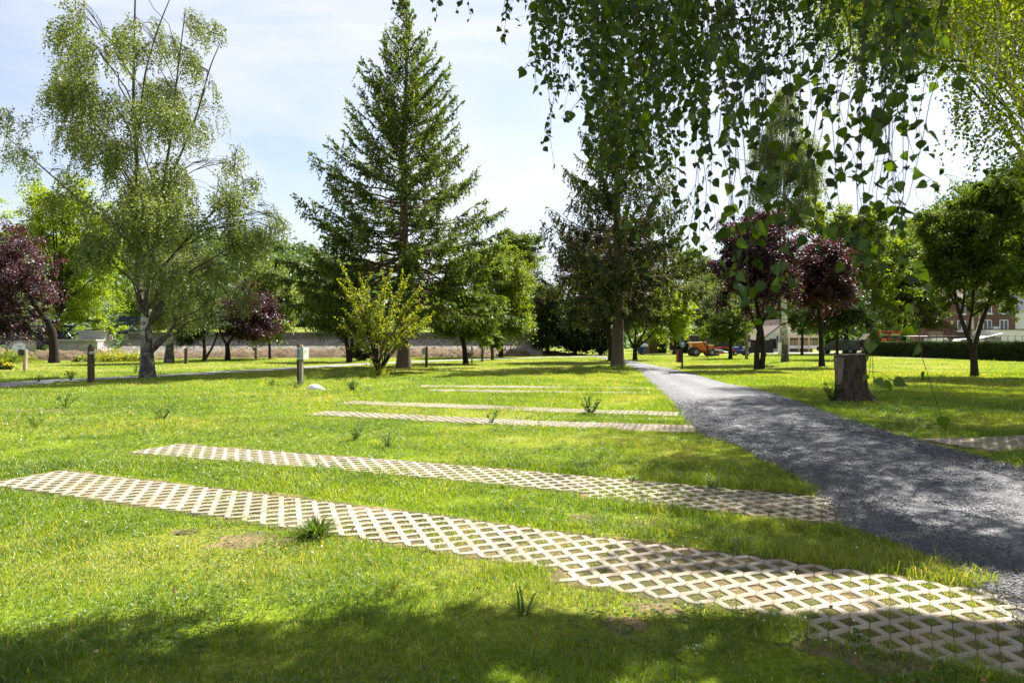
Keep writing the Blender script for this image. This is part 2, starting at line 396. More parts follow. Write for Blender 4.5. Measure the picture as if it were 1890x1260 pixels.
BARE = [(gp(px, py), a, b) for px, py, a, b in [(465, 999, .42, .20), (520, 1003, .2, .12), (345, 985, .18, .1), (1085, 962, .26, .13), (1190, 972, .22, .1), (1375, 1003, .2, .1), (1530, 1195, .35, .12), (690, 945, .2, .08), (1205, 1128, .22, .08), (60, 760, .9, .3), (1150, 1160, .18, .10), (1640, 1230, .3, .1), (1240, 880, .5, .14)]]
def bareness(x, y):
    b = np.zeros(np.shape(x))
    for c, a_, b_ in BARE:
        r = np.hypot((x - c[0]) / a_, (y - c[1]) / b_ / 1.6); b = np.maximum(b, np.clip((1.25 - r + (vnoise(x, y, .15, 160) - .5) * .8) * 2.2, 0, 1))
    return b
# ------------------------------------------------------------------ ground
def ground_material():
    m, nt, out = new_mat('turf')
    tc = N(nt, 'TexCoord'); at = N(nt, 'Attribute', attribute_name='tint')
    n1 = N(nt, 'TexNoise', Scale=.9, Detail=8, Roughness=.6); n2 = N(nt, 'TexNoise', Scale=22, Detail=6, Roughness=.7)
    for n in (n1, n2): nt.links.new(tc.outputs['Object'], n.inputs['Vector'])
    g = ramp(nt, n1.outputs[0], [(.3, (.105, .17, .011)), (.7, (.205, .265, .02))])
    f = ramp(nt, n2.outputs[0], [(.32, (.45, .45, .42)), (.68, (1.15, 1.12, 1.1))])
    mu = N(nt, 'Mix', data_type='RGBA', blend_type='MULTIPLY'); mu.inputs['Factor'].default_value = 1
    mx = N(nt, 'Mix', data_type='RGBA'); mx.inputs['B'].default_value = (.27, .24, .085, 1)
    mm = N(nt, 'Math', operation='MULTIPLY'); mm.inputs[1].default_value = .55; nt.links.new(at.outputs['Fac'], mm.inputs[0])
    nt.links.new(mm.outputs[0], mx.inputs['Factor']); nt.links.new(g.outputs[0], mx.inputs['A'])
    nt.links.new(mx.outputs['Result'], mu.inputs['A']); nt.links.new(f.outputs[0], mu.inputs['B'])
    b = N(nt, 'BsdfPrincipled', Roughness=1.0); b.inputs['Specular IOR Level'].default_value = .05
    nt.links.new(mu.outputs['Result'], b.inputs['Base Color'])
    bp = N(nt, 'Bump', Strength=.6, Distance=.05); nt.links.new(n2.outputs[0], bp.inputs['Height']); nt.links.new(bp.outputs[0], b.inputs['Normal'])
    nt.links.new(b.outputs[0], out.inputs[0])
    return m
M['turf'] = ground_material()
def sgrid(lo, hi, n, c, k):
    a = np.sinh(np.linspace(-1, 1, n) * k); a /= a.max()
    return np.where(a < 0, c + a * (c - lo), c + a * (hi - c))
xs = sgrid(-900, 900, 321, 0, 7.0); ys = sgrid(-300, 1500, 361, 4, 7.0)
gx, gy = np.meshgrid(xs, ys); gxf, gyf = gx.ravel(), gy.ravel()
nx, ny = len(xs), len(ys)
i = (np.arange(ny - 1)[:, None] * nx + np.arange(nx - 1)[None, :]).ravel()
ground = mk('ground', np.stack([gxf, gyf, gz(gxf, gyf)], 1), np.stack([i, i + 1, i + nx + 1, i + nx], 1), M['turf'], tint=dryness(gxf, gyf), smooth=True)
tag(ground, 'sunlit campsite lawn with straw coloured dry patches', 'lawn', kind='structure')

# ------------------------------------------------------------------ gravel path
def gravel_material(name, a, b_, c):
    m, nt, out = new_mat(name)
    tc = N(nt, 'TexCoord'); v = N(nt, 'TexVoronoi', Scale=55, Randomness=1); nt.links.new(tc.outputs['Object'], v.inputs['Vector'])
    sp = N(nt, 'SeparateColor'); nt.links.new(v.outputs['Color'], sp.inputs[0])
    n = N(nt, 'TexNoise', Scale=.8, Detail=6); nt.links.new(tc.outputs['Object'], n.inputs['Vector'])
    r = ramp(nt, sp.outputs[0], [(0, a), (.6, b_), (1, c)])
    at = N(nt, 'Attribute', attribute_name='tint'); tr = ramp(nt, at.outputs['Fac'], [(0, (.78, .78, .80)), (1, (1.25, 1.24, 1.2))])
    f = ramp(nt, n.outputs[0], [(.3, (.68, .68, .70)), (.7, (1.2, 1.18, 1.15))])
    mu = N(nt, 'Mix', data_type='RGBA', blend_type='MULTIPLY'); mu.inputs['Factor'].default_value = 1
    nt.links.new(r.outputs[0], mu.inputs['A']); nt.links.new(f.outputs[0], mu.inputs['B'])
    m3 = N(nt, 'Mix', data_type='RGBA', blend_type='MULTIPLY'); m3.inputs['Factor'].default_value = 1; nt.links.new(mu.outputs['Result'], m3.inputs['A']); nt.links.new(tr.outputs[0], m3.inputs['B'])
    b = N(nt, 'BsdfPrincipled', Roughness=.7); nt.links.new(m3.outputs['Result'], b.inputs['Base Color'])
    bp = N(nt, 'Bump', Strength=1, Distance=.02); bp.invert = True; nt.links.new(v.outputs['Distance'], bp.inputs['Height']); nt.links.new(bp.outputs[0], b.inputs['Normal'])
    nt.links.new(b.outputs[0], out.inputs[0])
    return m
M['gravel'] = gravel_material('blue_grey_gravel', (.035, .038, .047), (.085, .088, .10), (.17, .17, .178))
M['gravel_far'] = gravel_material('pale_gravel', (.13, .13, .13), (.20, .20, .20), (.30, .29, .28))
def ribbon(name, Lp, Rp, mat, lift, n=420, m=25, crown=.03):
    A = resample(Lp, n, 0); B = resample(Rp, n, 0)
    t = np.linspace(0, 1, m)
    P = A[:, None, :] * (1 - t[None, :, None]) + B[:, None, :] * t[None, :, None]
    edge = np.minimum(t, 1 - t) * 2
    jit = (fbm(P[..., 0].ravel(), P[..., 1].ravel(), .35, 70) - .5).reshape(n, m)
    z = gz(P[..., 0], P[..., 1]) + lift + crown * np.clip(edge * 2, 0, 1)[None, :] + .012 * jit * (edge > 0)
    V = np.concatenate([P, z[..., None]], -1).reshape(-1, 3)
    i = (np.arange(n - 1)[:, None] * m + np.arange(m - 1)[None, :]).ravel()
    return mk(name, V, np.stack([i, i + 1, i + m + 1, i + m], 1), mat, smooth=True, tint=(np.exp(-((t - .28) / .10) ** 2) + np.exp(-((t - .70) / .10) ** 2))[None, :].repeat(n, 0).ravel())
def jag(P, amp, seed):
    P = resample(P, 500, 0); Nn = np.gradient(P, axis=0); Nn = norm(np.stack([-Nn[:, 1], Nn[:, 0]], 1))
    k = (fbm(P[:, 0], P[:, 1], .7, seed) - .5) * 2 * amp * np.clip(P[:, 1] / 30, .6, 2)
    return P + Nn * k[:, None]
path = ribbon('gravel_path', jag(L_EDGE, .14, 3), jag(R_EDGE, .14, 9), M['gravel'], .006)
tag(path, 'blue grey gravel path curving away between the lawns, dappled with shade', 'path', kind='structure')
fp = ribbon('path', FAR_C + FAR_N * 1.05, FAR_C - FAR_N * 1.05, M['gravel_far'], .006, m=5, crown=.01)
tag(fp, 'pale narrow gravel track running along the left of the lawn', 'path', kind='structure')
# loose stones on the near part of the path
ns = 120000
d = 2.6 + (17 - 2.6) * rng.random(ns) ** 1.5; tt = rng.random(ns)
A = resample(L_EDGE, 500, 0); B = resample(R_EDGE, 500, 0)
k = rng.integers(0, 500, ns * 4); t = rng.random(ns * 4) ** 1
pos = A[k] * (1 - t[:, None]) + B[k] * t[:, None] + rng.normal(size=(ns * 4, 2)) * .06
keep = (pos[:, 1] < 20) & (np.abs(pos[:, 0]) < pos[:, 1] * .78 + 1.5) & (rng.random(ns * 4) < 1 - .6 * (np.exp(-((t - .28) / .10) ** 2) + np.exp(-((t - .70) / .10) ** 2))) & (pos[:, 1] > 2) & (rng.random(ns * 4) < np.clip((19 - pos[:, 1]) / 11, 0, 1))
trk = (np.exp(-((t - .28) / .10) ** 2) + np.exp(-((t - .70) / .10) ** 2))[keep][:ns]; pos = pos[keep][:ns]; n = len(pos)
oct_v = np.array([[1, 0, 0], [-1, 0, 0], [0, 1, 0], [0, -1, 0], [0, 0, 1], [0, 0, -.6]], float)
oct_f = np.array([[0, 2, 4], [2, 1, 4], [1, 3, 4], [3, 0, 4], [2, 0, 5], [1, 2, 5], [3, 1, 5], [0, 3, 5]])
sz = (.004 + .0065 * rng.random(n) ** 1.5) * np.clip(pos[:, 1] / 6, 1, 1.8)
V = oct_v[None] * (1 + .35 * rng.normal(size=(n, 6, 1)) * .5) * sz[:, None, None] * np.array([1, 1, .75]) * rng.uniform(.7, 1.3, (n, 1, 3))
an = rng.random(n) * 2 * PI; ca, sa = np.cos(an)[:, None], np.sin(an)[:, None]
V = np.stack([V[..., 0] * ca - V[..., 1] * sa, V[..., 0] * sa + V[..., 1] * ca, V[..., 2]], -1)
V += np.concatenate([pos, (gz(pos[:, 0], pos[:, 1]) + .036)[:, None]], 1)[:, None, :]
m_, nt_, out_ = new_mat('gravel_stone')
at_ = N(nt_, 'Attribute', attribute_name='tint'); r_ = ramp(nt_, at_.outputs['Fac'], [(0, (.03, .033, .042)), (.7, (.095, .098, .112)), (1, (.24, .24, .245))])
b_ = N(nt_, 'BsdfPrincipled', Roughness=.65); nt_.links.new(r_.outputs[0], b_.inputs['Base Color']); nt_.links.new(b_.outputs[0], out_.inputs[0])
M['stonechip'] = m_
g = mk('gravel', V.reshape(-1, 3), (oct_f[None] + np.arange(n)[:, None, None] * 6).reshape(-1, 3), m_, tint=np.repeat(np.clip(rng.random(n) ** 1.3 * .85 + .22 * trk + .35 * (fbm(pos[:, 0], pos[:, 1], .9, 77) - .5), 0, 1), 8))
tag(g, 'loose blue grey stone chips lying on the gravel path', 'gravel', kind='stuff')

# ------------------------------------------------------------------ paver strips
def concrete_material():
    m, nt, out = new_mat('weathered_concrete')
    tc = N(nt, 'TexCoord'); at = N(nt, 'Attribute', attribute_name='tint')
    n = N(nt, 'TexNoise', Scale=60, Detail=6, Roughness=.7); n2 = N(nt, 'TexNoise', Scale=3.5, Detail=6, Roughness=.65)
    for q in (n, n2): nt.links.new(tc.outputs['Object'], q.inputs['Vector'])
    r = ramp(nt, at.outputs['Fac'], [(0, (.22, .195, .15)), (1, (.37, .33, .255))])
    f = ramp(nt, n.outputs[0], [(.28, (.55, .53, .50)), (.66, (1.12, 1.12, 1.12))])
    mu = N(nt, 'Mix', data_type='RGBA', blend_type='MULTIPLY'); mu.inputs['Factor'].default_value = 1
    nt.links.new(r.outputs[0], mu.inputs['A']); nt.links.new(f.outputs[0], mu.inputs['B'])
    e = ramp(nt, n2.outputs[0], [(.47, (0, 0, 0)), (.68, (.85, .85, .85))])
    mx = N(nt, 'Mix', data_type='RGBA'); nt.links.new(e.outputs[0], mx.inputs['Factor']); nt.links.new(mu.outputs['Result'], mx.inputs['A']); mx.inputs['B'].default_value = (.25, .175, .105, 1)
    b = N(nt, 'BsdfPrincipled', Roughness=.9); nt.links.new(mx.outputs['Result'], b.inputs['Base Color'])
    bp = N(nt, 'Bump', Strength=.5, Distance=.006); nt.links.new(n.outputs[0], bp.inputs['Height']); nt.links.new(bp.outputs[0], b.inputs['Normal'])
    nt.links.new(b.outputs[0], out.inputs[0])
    return m
M['concrete'] = concrete_material()
def soil_material():
    m, nt, out = new_mat('sandy_soil')
    tc = N(nt, 'TexCoord'); n = N(nt, 'TexNoise', Scale=30, Detail=8, Roughness=.7); n2 = N(nt, 'TexNoise', Scale=2.0, Detail=5)
    for q in (n, n2): nt.links.new(tc.outputs['Object'], q.inputs['Vector'])
    r = ramp(nt, n.outputs[0], [(.3, (.09, .06, .035)), (.7, (.33, .235, .14))])
    e = ramp(nt, n2.outputs[0], [(.34, (0, 0, 0)), (.56, (.85, .85, .85))])
    mx = N(nt, 'Mix', data_type='RGBA'); nt.links.new(e.outputs[0], mx.inputs['Factor']); nt.links.new(r.outputs[0], mx.inputs['A']); mx.inputs['B'].default_value = (.055, .062, .018, 1)
    b = N(nt, 'BsdfPrincipled', Roughness=1); b.inputs['Specular IOR Level'].default_value = .1; nt.links.new(mx.outputs['Result'], b.inputs['Base Color'])
    bp = N(nt, 'Bump', Strength=.8, Distance=.02); nt.links.new(n.outputs[0], bp.inputs['Height']); nt.links.new(bp.outputs[0], b.inputs['Normal'])
    nt.links.new(b.outputs[0], out.inputs[0])
    return m
M['soil'] = soil_material()
HH = PITCH * .66; GAP = .0013
def build_strip(S, hw, lab, lift):
    VA, FA, TA = [], [], []; nv = 0
    nk = int(S.len / PITCH)
    def tri(v, k):   # half extent of the hole column k at cross position v
        c = (v / PITCH + k) / 2.0; d_ = np.abs(c - np.round(c)) * 2 * PITCH
        return np.maximum(HH - d_, 0)
    paver = {}
    for k in range(nk):
        ex = int(near_rows(S, k * PITCH)); segs = [(-hw - ex, hw)]
        for part, (j0, j1) in enumerate(segs):
            v = []
            for j in range(j0, j1): v += [j * PITCH, j * PITCH + (PITCH - HH), j * PITCH + HH]
            v = np.array(v + [j1 * PITCH]); mloc = len(v)
            l_ = k * PITCH + np.maximum(tri(v, k), GAP); r_ = (k + 1) * PITCH - np.maximum(tri(v, k + 1), GAP)
            key = (k // 6, part)
            if key not in paver: paver[key] = (abs(rng.normal()) * .003, rng.normal() * .006, rng.normal() * .0025, rng.normal() * .14, rng.normal(size=2) * .0012)
            dz, tu, tv, dt, sh = paver[key]
            vv = v.copy(); vv[0] += GAP; vv[-1] -= GAP
            ch = .004
            rows = []
            for (ins, z) in ((0, -.055), (0, -ch), (ch, 0)):
                lu = l_ + ins; ru = r_ - ins; v3 = vv.copy(); v3[0] += ins; v3[-1] -= ins
                for uu in (lu, ru):
                    x, y = S.at(uu + sh[0], v3 + sh[1])
                    zz = gz(x, y) + lift + z + dz + tu * (uu - (k // 6 + .5) * 6 * PITCH) + tv * (v3 - (j0 + j1) * .5 * PITCH)
                    rows.append(np.stack([x, y, zz], 1))
            Vv = np.concatenate(rows)      # order: L0 R0 L1 R1 L2 R2 each mloc
            b = [nv + q * mloc for q in range(6)]; i = np.arange(mloc - 1)
            def q4(a, c): return np.stack([a + i, c + i, c + i + 1, a + i + 1], 1)
            f = [q4(b[4], b[5]), q4(b[2], b[4]), q4(b[5], b[3]), q4(b[0], b[2]), q4(b[3], b[1])]
            for e in (0, mloc - 1):
                f.append(np.array([[b[2] + e, b[3] + e, b[5] + e, b[4] + e], [b[0] + e, b[1] + e, b[3] + e, b[2] + e]]))
            f = np.concatenate(f)
            VA.append(Vv); FA.append(f); TA.append(np.full(len(f), np.clip(.5 + dt + rng.normal() * .22, 0, 1))); nv += len(Vv)
    o = mk('paver_strip', np.concatenate(VA), np.concatenate(FA), M['concrete'], tint=np.concatenate(TA))
    tag(o, lab, 'paver strip', 'concrete grass-paver strips in the lawn')
    # sandy bed showing in the holes and along the edges
    n = int(S.len / .04); m = 25
    u = np.linspace(-.05, S.len - .05, n)
    wl = hw * PITCH + .05 + .12 * fbm(u, u * 0, .8, 21); wr = (hw + near_rows(S, u)) * PITCH + .03 + .07 * fbm(u, u * 0, .7, 25)
    t = np.linspace(0, 1, m); vv = -wr[:, None] * (1 - t) + wl[:, None] * t
    x, y = S.at(np.repeat(u, m), vv.ravel())
    # S.at clamps u: extend ends along the tangent
    ex = np.minimum(np.repeat(u, m), 0) + np.maximum(np.repeat(u, m) - S.len, 0)
    x = x + ex * np.where(ex < 0, S.T[0, 0], S.T[-1, 0]); y = y + ex * np.where(ex < 0, S.T[0, 1], S.T[-1, 1])
    i = (np.arange(n - 1)[:, None] * m + np.arange(m - 1)[None, :]).ravel()
    so = mk('soil', np.stack([x, y, gz(x, y) + np.tile(np.where((t < .01) | (t > .99), -.03, .010), n) + np.tile((t > .01) & (t < .99), n) * .016 * np.clip((fbm(x, y, .42, 260) - .80 + .17 * np.tile(np.abs(t - .5) > .42, n)) * 7, 0, 1)], 1), np.stack([i, i + 1, i + m + 1, i + m], 1), M['soil'], smooth=True)
    tag(so, 'bare sandy soil bedding under a strip of grass pavers', 'soil', kind='structure')
for S, hw, lab in strips: build_strip(S, hw, lab, .017)

for c, a_, b_ in BARE:
    a = np.linspace(0, 2 * PI, 40, endpoint=False); rr = .85 + 1.1 * (fbm(np.cos(a) * 2 + c[0] * 5, np.sin(a) * 2 + c[1] * 3, .6, 9) - .5)
    V = [[c[0], c[1], float(gz(c[0], c[1])) + .010]]
    for f, h in ((.6, .009), (1.0, -.006)): V += [[c[0] + a_ * f * r * math.cos(q), c[1] + 1.6 * b_ * f * r * math.sin(q), float(gz(c[0], c[1])) + h] for q, r in zip(a, rr)]
    j = np.arange(40); k = (j + 1) % 40
    o = mk('soil', np.array(V), [np.stack([np.zeros(40, int), 1 + j, 1 + k], 1), np.stack([1 + j, 41 + j, 41 + k, 1 + k], 1)], M['soil'], smooth=True); tag(o, 'small bare sandy patch showing through the turf', 'soil', kind='structure')
# ------------------------------------------------------------------ grass
def grass_mat():
    m, nt, out = new_mat('grass_blades')
    at = N(nt, 'Attribute', attribute_name='tint')
    c1 = ramp(nt, at.outputs['Fac'], [(0, (.042, .098, .006)), (.42, (.145, .228, .010)), (.72, (.24, .295, .02)), (.86, (.38, .32, .10)), (1, (.52, .43, .21))])
    d = N(nt, 'BsdfDiffuse'); t = N(nt, 'BsdfTranslucent'); g = N(nt, 'BsdfGlossy', Roughness=.5)
    mul = N(nt, 'Mix', data_type='RGBA', blend_type='MULTIPLY'); mul.inputs['Factor'].default_value = 1
    nt.links.new(c1.outputs[0], mul.inputs['A']); mul.inputs['B'].default_value = (1.6, 1.5, .45, 1)
    nt.links.new(c1.outputs[0], d.inputs[0]); nt.links.new(mul.outputs['Result'], t.inputs[0])
    m1 = N(nt, 'MixShader'); m1.inputs[0].default_value = .5; m2 = N(nt, 'MixShader'); m2.inputs[0].default_value = .05
    nt.links.new(d.outputs[0], m1.inputs[1]); nt.links.new(t.outputs[0], m1.inputs[2]); nt.links.new(m1.outputs[0], m2.inputs[1]); nt.links.new(g.outputs[0], m2.inputs[2])
    nt.links.new(m2.outputs[0], out.inputs[0])
    return m
M['grass'] = grass_mat()
def scatter_wedge(d0, d1, dens, margin=1.6, slope=.79):
    area = slope * (d1 ** 2 - d0 ** 2) + 2 * margin * (d1 - d0); n = int(area * dens)
    y = np.sqrt(d0 ** 2 + (d1 ** 2 - d0 ** 2) * rng.random(n)); x = (rng.random(n) * 2 - 1) * (slope * y + margin)
    return x, y
bands = [(1.6, 3.6, 9500), (3.6, 6, 8000), (6, 9, 5000), (9, 14, 2700), (14, 22, 1300), (22, 36, 480), (36, 75, 90)]
GV, GF3, GF4, GT3, GT4, gn = [], [], [], [], [], 0
for bi, (d0, d1, dens) in enumerate(bands):
    x, y = scatter_wedge(d0, d1, dens)
    onp = in_poly(x, y, PATH_POLY); far = in_poly(x, y, FAR_POLY) if d1 > 14 else np.zeros(len(x), bool)
    keep = ~onp & ~far
    # a few tufts creep over the gravel edges
    el = np.minimum(dist_line(x, y, L_EDGE), dist_line(x, y, R_EDGE))
    keep |= onp & (el < .06 + .22 * np.clip(vnoise(x, y, .5, 280) - .45, 0, 1)) & (rng.random(len(x)) < .5)
    hs = np.ones(len(x)); edge_long = np.zeros(len(x))
    for si, (S, hw, lab) in enumerate(strips):
        u, v = S.uv(x, y)
        W = hw * PITCH
        ins = (v < W) & (v > -W - near_rows(S, u) * PITCH) & (u > -.02) & (u < S.len + .02)
        k = np.round(u / PITCH); du = np.abs(u - k * PITCH); cc = (v / PITCH + k) / 2; dv = np.abs(cc - np.round(cc)) * 2 * PITCH
        hole = (du + dv) < HH * .85
        over = fbm(x, y, .75, 60 + si) + .04 + (.0, 0, 0, .22, .20, .30, .1)[si]
        p = np.where(hole, np.clip((fbm(x, y, .5, 90 + si) - .20) * 3.2, .25, 1), 0.0)
        p = np.where((over > .66), np.maximum(p, np.clip((over - .62) * 5, .2, .9)), p)
        keep &= ~ins | (rng.random(len(x)) < p)
        hs = np.where(ins, .7, hs)
        nb = (~ins) & (u > -.15) & (u < S.len + .1) & (v > 0) & (v < W + .10 + .16 * fbm(u, v * 0, .8, 21))
        keep &= ~nb | (rng.random(len(x)) < .45)
        nb2 = (~ins) & (u > -.15) & (u < S.len + .1) & (v < 0) & (v > -W - near_rows(S, u) * PITCH - .06)
        keep &= ~nb2 | (rng.random(len(x)) < .9)
        edge_long = np.maximum(edge_long, ((~ins) & (np.abs(v) < W + .55) & (u > 0) & (u < S.len)) * np.clip(x / 3 + .3, 0, .9))
    keep &= rng.random(len(x)) < 1 - .62 * bareness(x, y)
    dr = dryness(x, y)
    bare = fbm(x, y, 1.1, 120)
    tuft = vnoise(x, y, .16, 150) * .6 + vnoise(x, y, .45, 151) * .4
    keep &= rng.random(len(x)) < np.clip(.35 + 1.3 * tuft, 0, 1)
    keep &= rng.random(len(x)) < np.clip(1.25 - np.clip((bare - .66) * 7, 0, 1) - .25 * dr, .15, 1)
    x, y, dr, hs, el, edge_long, tuft = [a[keep] for a in (x, y, dr, hs, el, edge_long, tuft)]
    n = len(x); dist = np.hypot(x, y)
    hmap = fbm(x, y, 1.3, 7)
    h = (.020 + .070 * hmap ** 1.8 + .035 * edge_long) * rng.uniform(.55, 1.5, n) * hs * (.55 + .95 * tuft) * np.clip(1.05 - .3 * dr, .6, 1)
    tall = rng.random(n) < .005 + .014 * dr; h = np.where(tall, h * rng.uniform(1.8, 3.2, n), h)
    h *= np.clip(dist / 14, 1, 1.6)
    wd = rng.uniform(.0022, .0046, n) * np.clip(dist / 4.5, 1, 8) * np.where(tall, .6, 1)
    az = rng.random(n) * 2 * PI; lean = rng.uniform(.25, 1.15, n)
    T = np.stack([np.cos(az), np.sin(az)], 1); Sd = np.stack([-np.sin(az), np.cos(az)], 1)
    tw = rng.random(n) * 2 * PI; Sd = np.stack([np.cos(tw), np.sin(tw)], 1)
    z0 = gz(x, y) - .004
    B0 = np.stack([x, y, z0], 1)
    side = np.concatenate([Sd * wd[:, None], np.zeros((n, 1))], 1) * .5
    mid = B0 + np.concatenate([T * (h * lean * .28)[:, None], (h * .62)[:, None]], 1)
    tip = B0 + np.concatenate([T * (h * lean * .95)[:, None], (h * np.clip(1.08 - .35 * lean, .55, 1))[:, None]], 1)
    tint = np.clip(.14 + .40 * rng.random(n) * (.6 + .6 * vnoise(x, y, 2.2, 33)) + .30 * (vnoise(x, y, .45, 35) - .45) + .22 * (vnoise(x, y, 1.6, 37) - .5) + dr * rng.random(n) * .55 + np.where(tall, .2, 0), 0, 1)
    straw = (rng.random(n) < .03 + .24 * dr) | (tall & (rng.random(n) < .6)); tint = np.where(straw, .74 + .26 * rng.random(n), tint * (1 - .15 * dr))
    if bi <= 2:
        V = np.stack([B0 - side, B0 + side, mid + side * .8, mid - side * .8, tip], 1).reshape(-1, 3)
        b = np.arange(n)[:, None] * 5 + gn
        GF4.append(b + np.array([[0, 1, 2, 3]])); GF3.append(b + np.array([[3, 2, 4]])); GT4.append(tint); GT3.append(tint); gn += 5 * n
    else:
        V = np.stack([B0 - side, B0 + side, tip], 1).reshape(-1, 3)
        GF3.append(np.arange(n)[:, None] * 3 + gn + np.array([[0, 1, 2]])); GT3.append(tint); gn += 3 * n
    GV.append(V)
grass = mk('grass', np.concatenate(GV), [np.concatenate(GF3), np.concatenate(GF4)], M['grass'], tint=np.concatenate(GT3 + GT4))
tag(grass, 'short green and straw coloured grass blades covering the lawn', 'grass', kind='stuff')

# white clover heads and daisies, fallen leaves
def dots(name, n, d0, d1, size, mat, label, hgt, on_path=False):
    y = d0 + (d1 - d0) * rng.random(n) ** 1.4; x = (rng.random(n) * 2 - 1) * (.8 * y + 1)
    if not on_path:
        k = ~in_poly(x, y, PATH_POLY) & (fbm(x, y, 2.0, 200) > .45); x, y = x[k], y[k]
    n = len(x); base = np.stack([x, y, gz(x, y) + hgt * rng.uniform(.6, 1.2, n)], 1)
    up = norm(rng.normal(size=(n, 3)) * np.array([.5, .5, .2]) + np.array([0, 0, .9])); A = norm(np.cross(up, runit(n)))
    s = size * rng.uniform(.6, 1.3, n) * np.clip(y / 7, 1, 2.4)
    V, Q = leaf_geo(base, A, up, s, s * .85)
    o = mk(name, V, Q, mat, tint=rng.random(n)); tag(o, label, name.replace('_', ' '), kind='stuff')
M['white_flower'] = leaf_mat('white_petals', (.6, .6, .55), (.8, .8, .76), .2, (1, 1, 1))
M['dry_leaf'] = leaf_mat('dry_leaf', (.14, .07, .03), (.36, .24, .11), .3, (1.2, 1, .6))
dots('clover_flowers', 800, 2.2, 26, .016, M['white_flower'], 'tiny white clover and daisy heads scattered in the lawn', .05)
dots('yellow_flowers', 160, 2.2, 22, .016, M['yellow_flower'], 'tiny yellow hawkweed heads scattered in the lawn', .06)
dots('fallen_leaves', 260, 2.3, 16, .028, M['dry_leaf'], 'dry brown birch leaves fallen on lawn and gravel', .045, True)

# clover and other low round leaves between the blades
n = 60000; y = 2.0 + 16 * rng.random(n) ** 1.5; x = (rng.random(n) * 2 - 1) * (.8 * y + 1)
k = ~in_poly(x, y, PATH_POLY) & (fbm(x, y, 1.0, 230) > .53)
for S, hw, lab in strips:
    u, v = S.uv(x, y); k &= ~((u > 0) & (u < S.len) & (v < hw * PITCH) & (v > -(hw + near_rows(S, u)) * PITCH))
x, y = x[k], y[k]; n = len(x)
c = np.stack([x, y, gz(x, y) + rng.uniform(.015, .045, n)], 1); s3 = rng.uniform(.007, .013, n) * np.clip(y / 6, 1, 2.2); az = rng.random(n) * 2 * PI
up = norm(np.stack([rng.normal(size=n) * .35, rng.normal(size=n) * .35, np.ones(n)], 1)); VV, QQ = [], []
for q in range(3):
    A = np.stack([np.cos(az + q * 2.09), np.sin(az + q * 2.09), rng.normal(size=n) * .2], 1); V, Q = leaf_geo(c, A, up, s3 * 1.5, s3 * 1.3); VV.append(V); QQ.append(Q + q * 4 * n)
o = mk('clover', np.concatenate(VV), np.concatenate(QQ), M['weed'], tint=np.tile(rng.random(n), 3)); tag(o, 'patches of low clover leaves among the grass', 'clover', kind='stuff')
# ------------------------------------------------------------------ trees
def root_at(name, px, py, label, cat, group=None):
    x, y = gp(px, py)
    return empty(name, (x, y, float(gz(x, y)) - .02), 0, label, cat, group), y / F, x, y

LM = 2.4
def crown_points(lobes, n, shell=.55, clump=46, sig=.34, flat=.6, gap=.0, seed=0):
    """leaf positions, outward direction and clump tint; lobes: (centre(3), radii(3))"""
    vol = np.array([r[0] * r[1] * r[2] for _, r in lobes]); vol = np.maximum(vol, 1e-4) ** .8
    pick = rng.choice(len(lobes), size=max(n // clump, 4), p=vol / vol.sum())
    m = len(pick); Cc = np.array([c for c, _ in lobes])[pick]; Rr = np.array([r for _, r in lobes])[pick]
    dirs = runit(m); rad = rng.random(m) ** (1 / (1 + 4 * shell))
    rough = .62 + .75 * vnoise(dirs[:, 0] * 2 + dirs[:, 1] + pick * 3.1, dirs[:, 2] * 2 - dirs[:, 1] + pick * 1.7, .8, 17)
    stray = np.where(rng.random(m) < .10, rng.uniform(1.05, 1.35, m), 1.0)
    cen = Cc + dirs * Rr * (rad * rough * stray)[:, None]
    if gap:
        q = fbm(cen[:, 0] + cen[:, 1] * .7, cen[:, 2] - cen[:, 1] * .4, 1.3, 300 + seed); k = q > np.quantile(q, min(gap + .14, .4))
        cen, dirs, Rr = cen[k], dirs[k], Rr[k]; m = len(cen)
    per = n // m
    sg = sig * np.minimum(Rr.mean(1), 2.0)[:, None] * rng.uniform(.5, 1.25, (m, 1))
    # leafy sprays: drawn out along the branch, thin across it, a little sagging
    ax = norm(dirs + rng.normal(size=(m, 3)) * .45 + np.array([0, 0, .1])); al = rng.normal(size=(m, per))
    P = rng.normal(size=(m, per, 3)) * sg[:, :, None] * np.array([.75, .75, flat * .7]) + ax[:, None, :] * (al * sg * 1.35)[..., None]
    P[..., 2] -= np.abs(al) ** 1.5 * sg * .25
    P += cen[:, None, :]
    ct = rng.random(m)
    return P.reshape(-1, 3), np.repeat(dirs, per, 0), np.repeat(ct, per), cen

def put_leaves(name, P, out_dir, ct, ls, mat, parent, droop=.25, up=.75, wr=.62, var=.45):
    n = len(P)
    A = norm(out_dir * .5 + runit(n) * .9 + np.array([0, 0, -droop]))
    Nn = norm(runit(n) * (1 - up) * 1.6 + np.array([0, 0, 1]) * up + out_dir * .3)
    L = ls * rng.uniform(.6, 1.35, n)
    V, Q = leaf_geo(P - A * L[:, None] * .5, A, Nn, L, L * wr)
    tint = np.clip(ct * (1 - var) + rng.random(n) * var, 0, 1)
    return mk(name, V, Q, mat, parent, tint=tint)

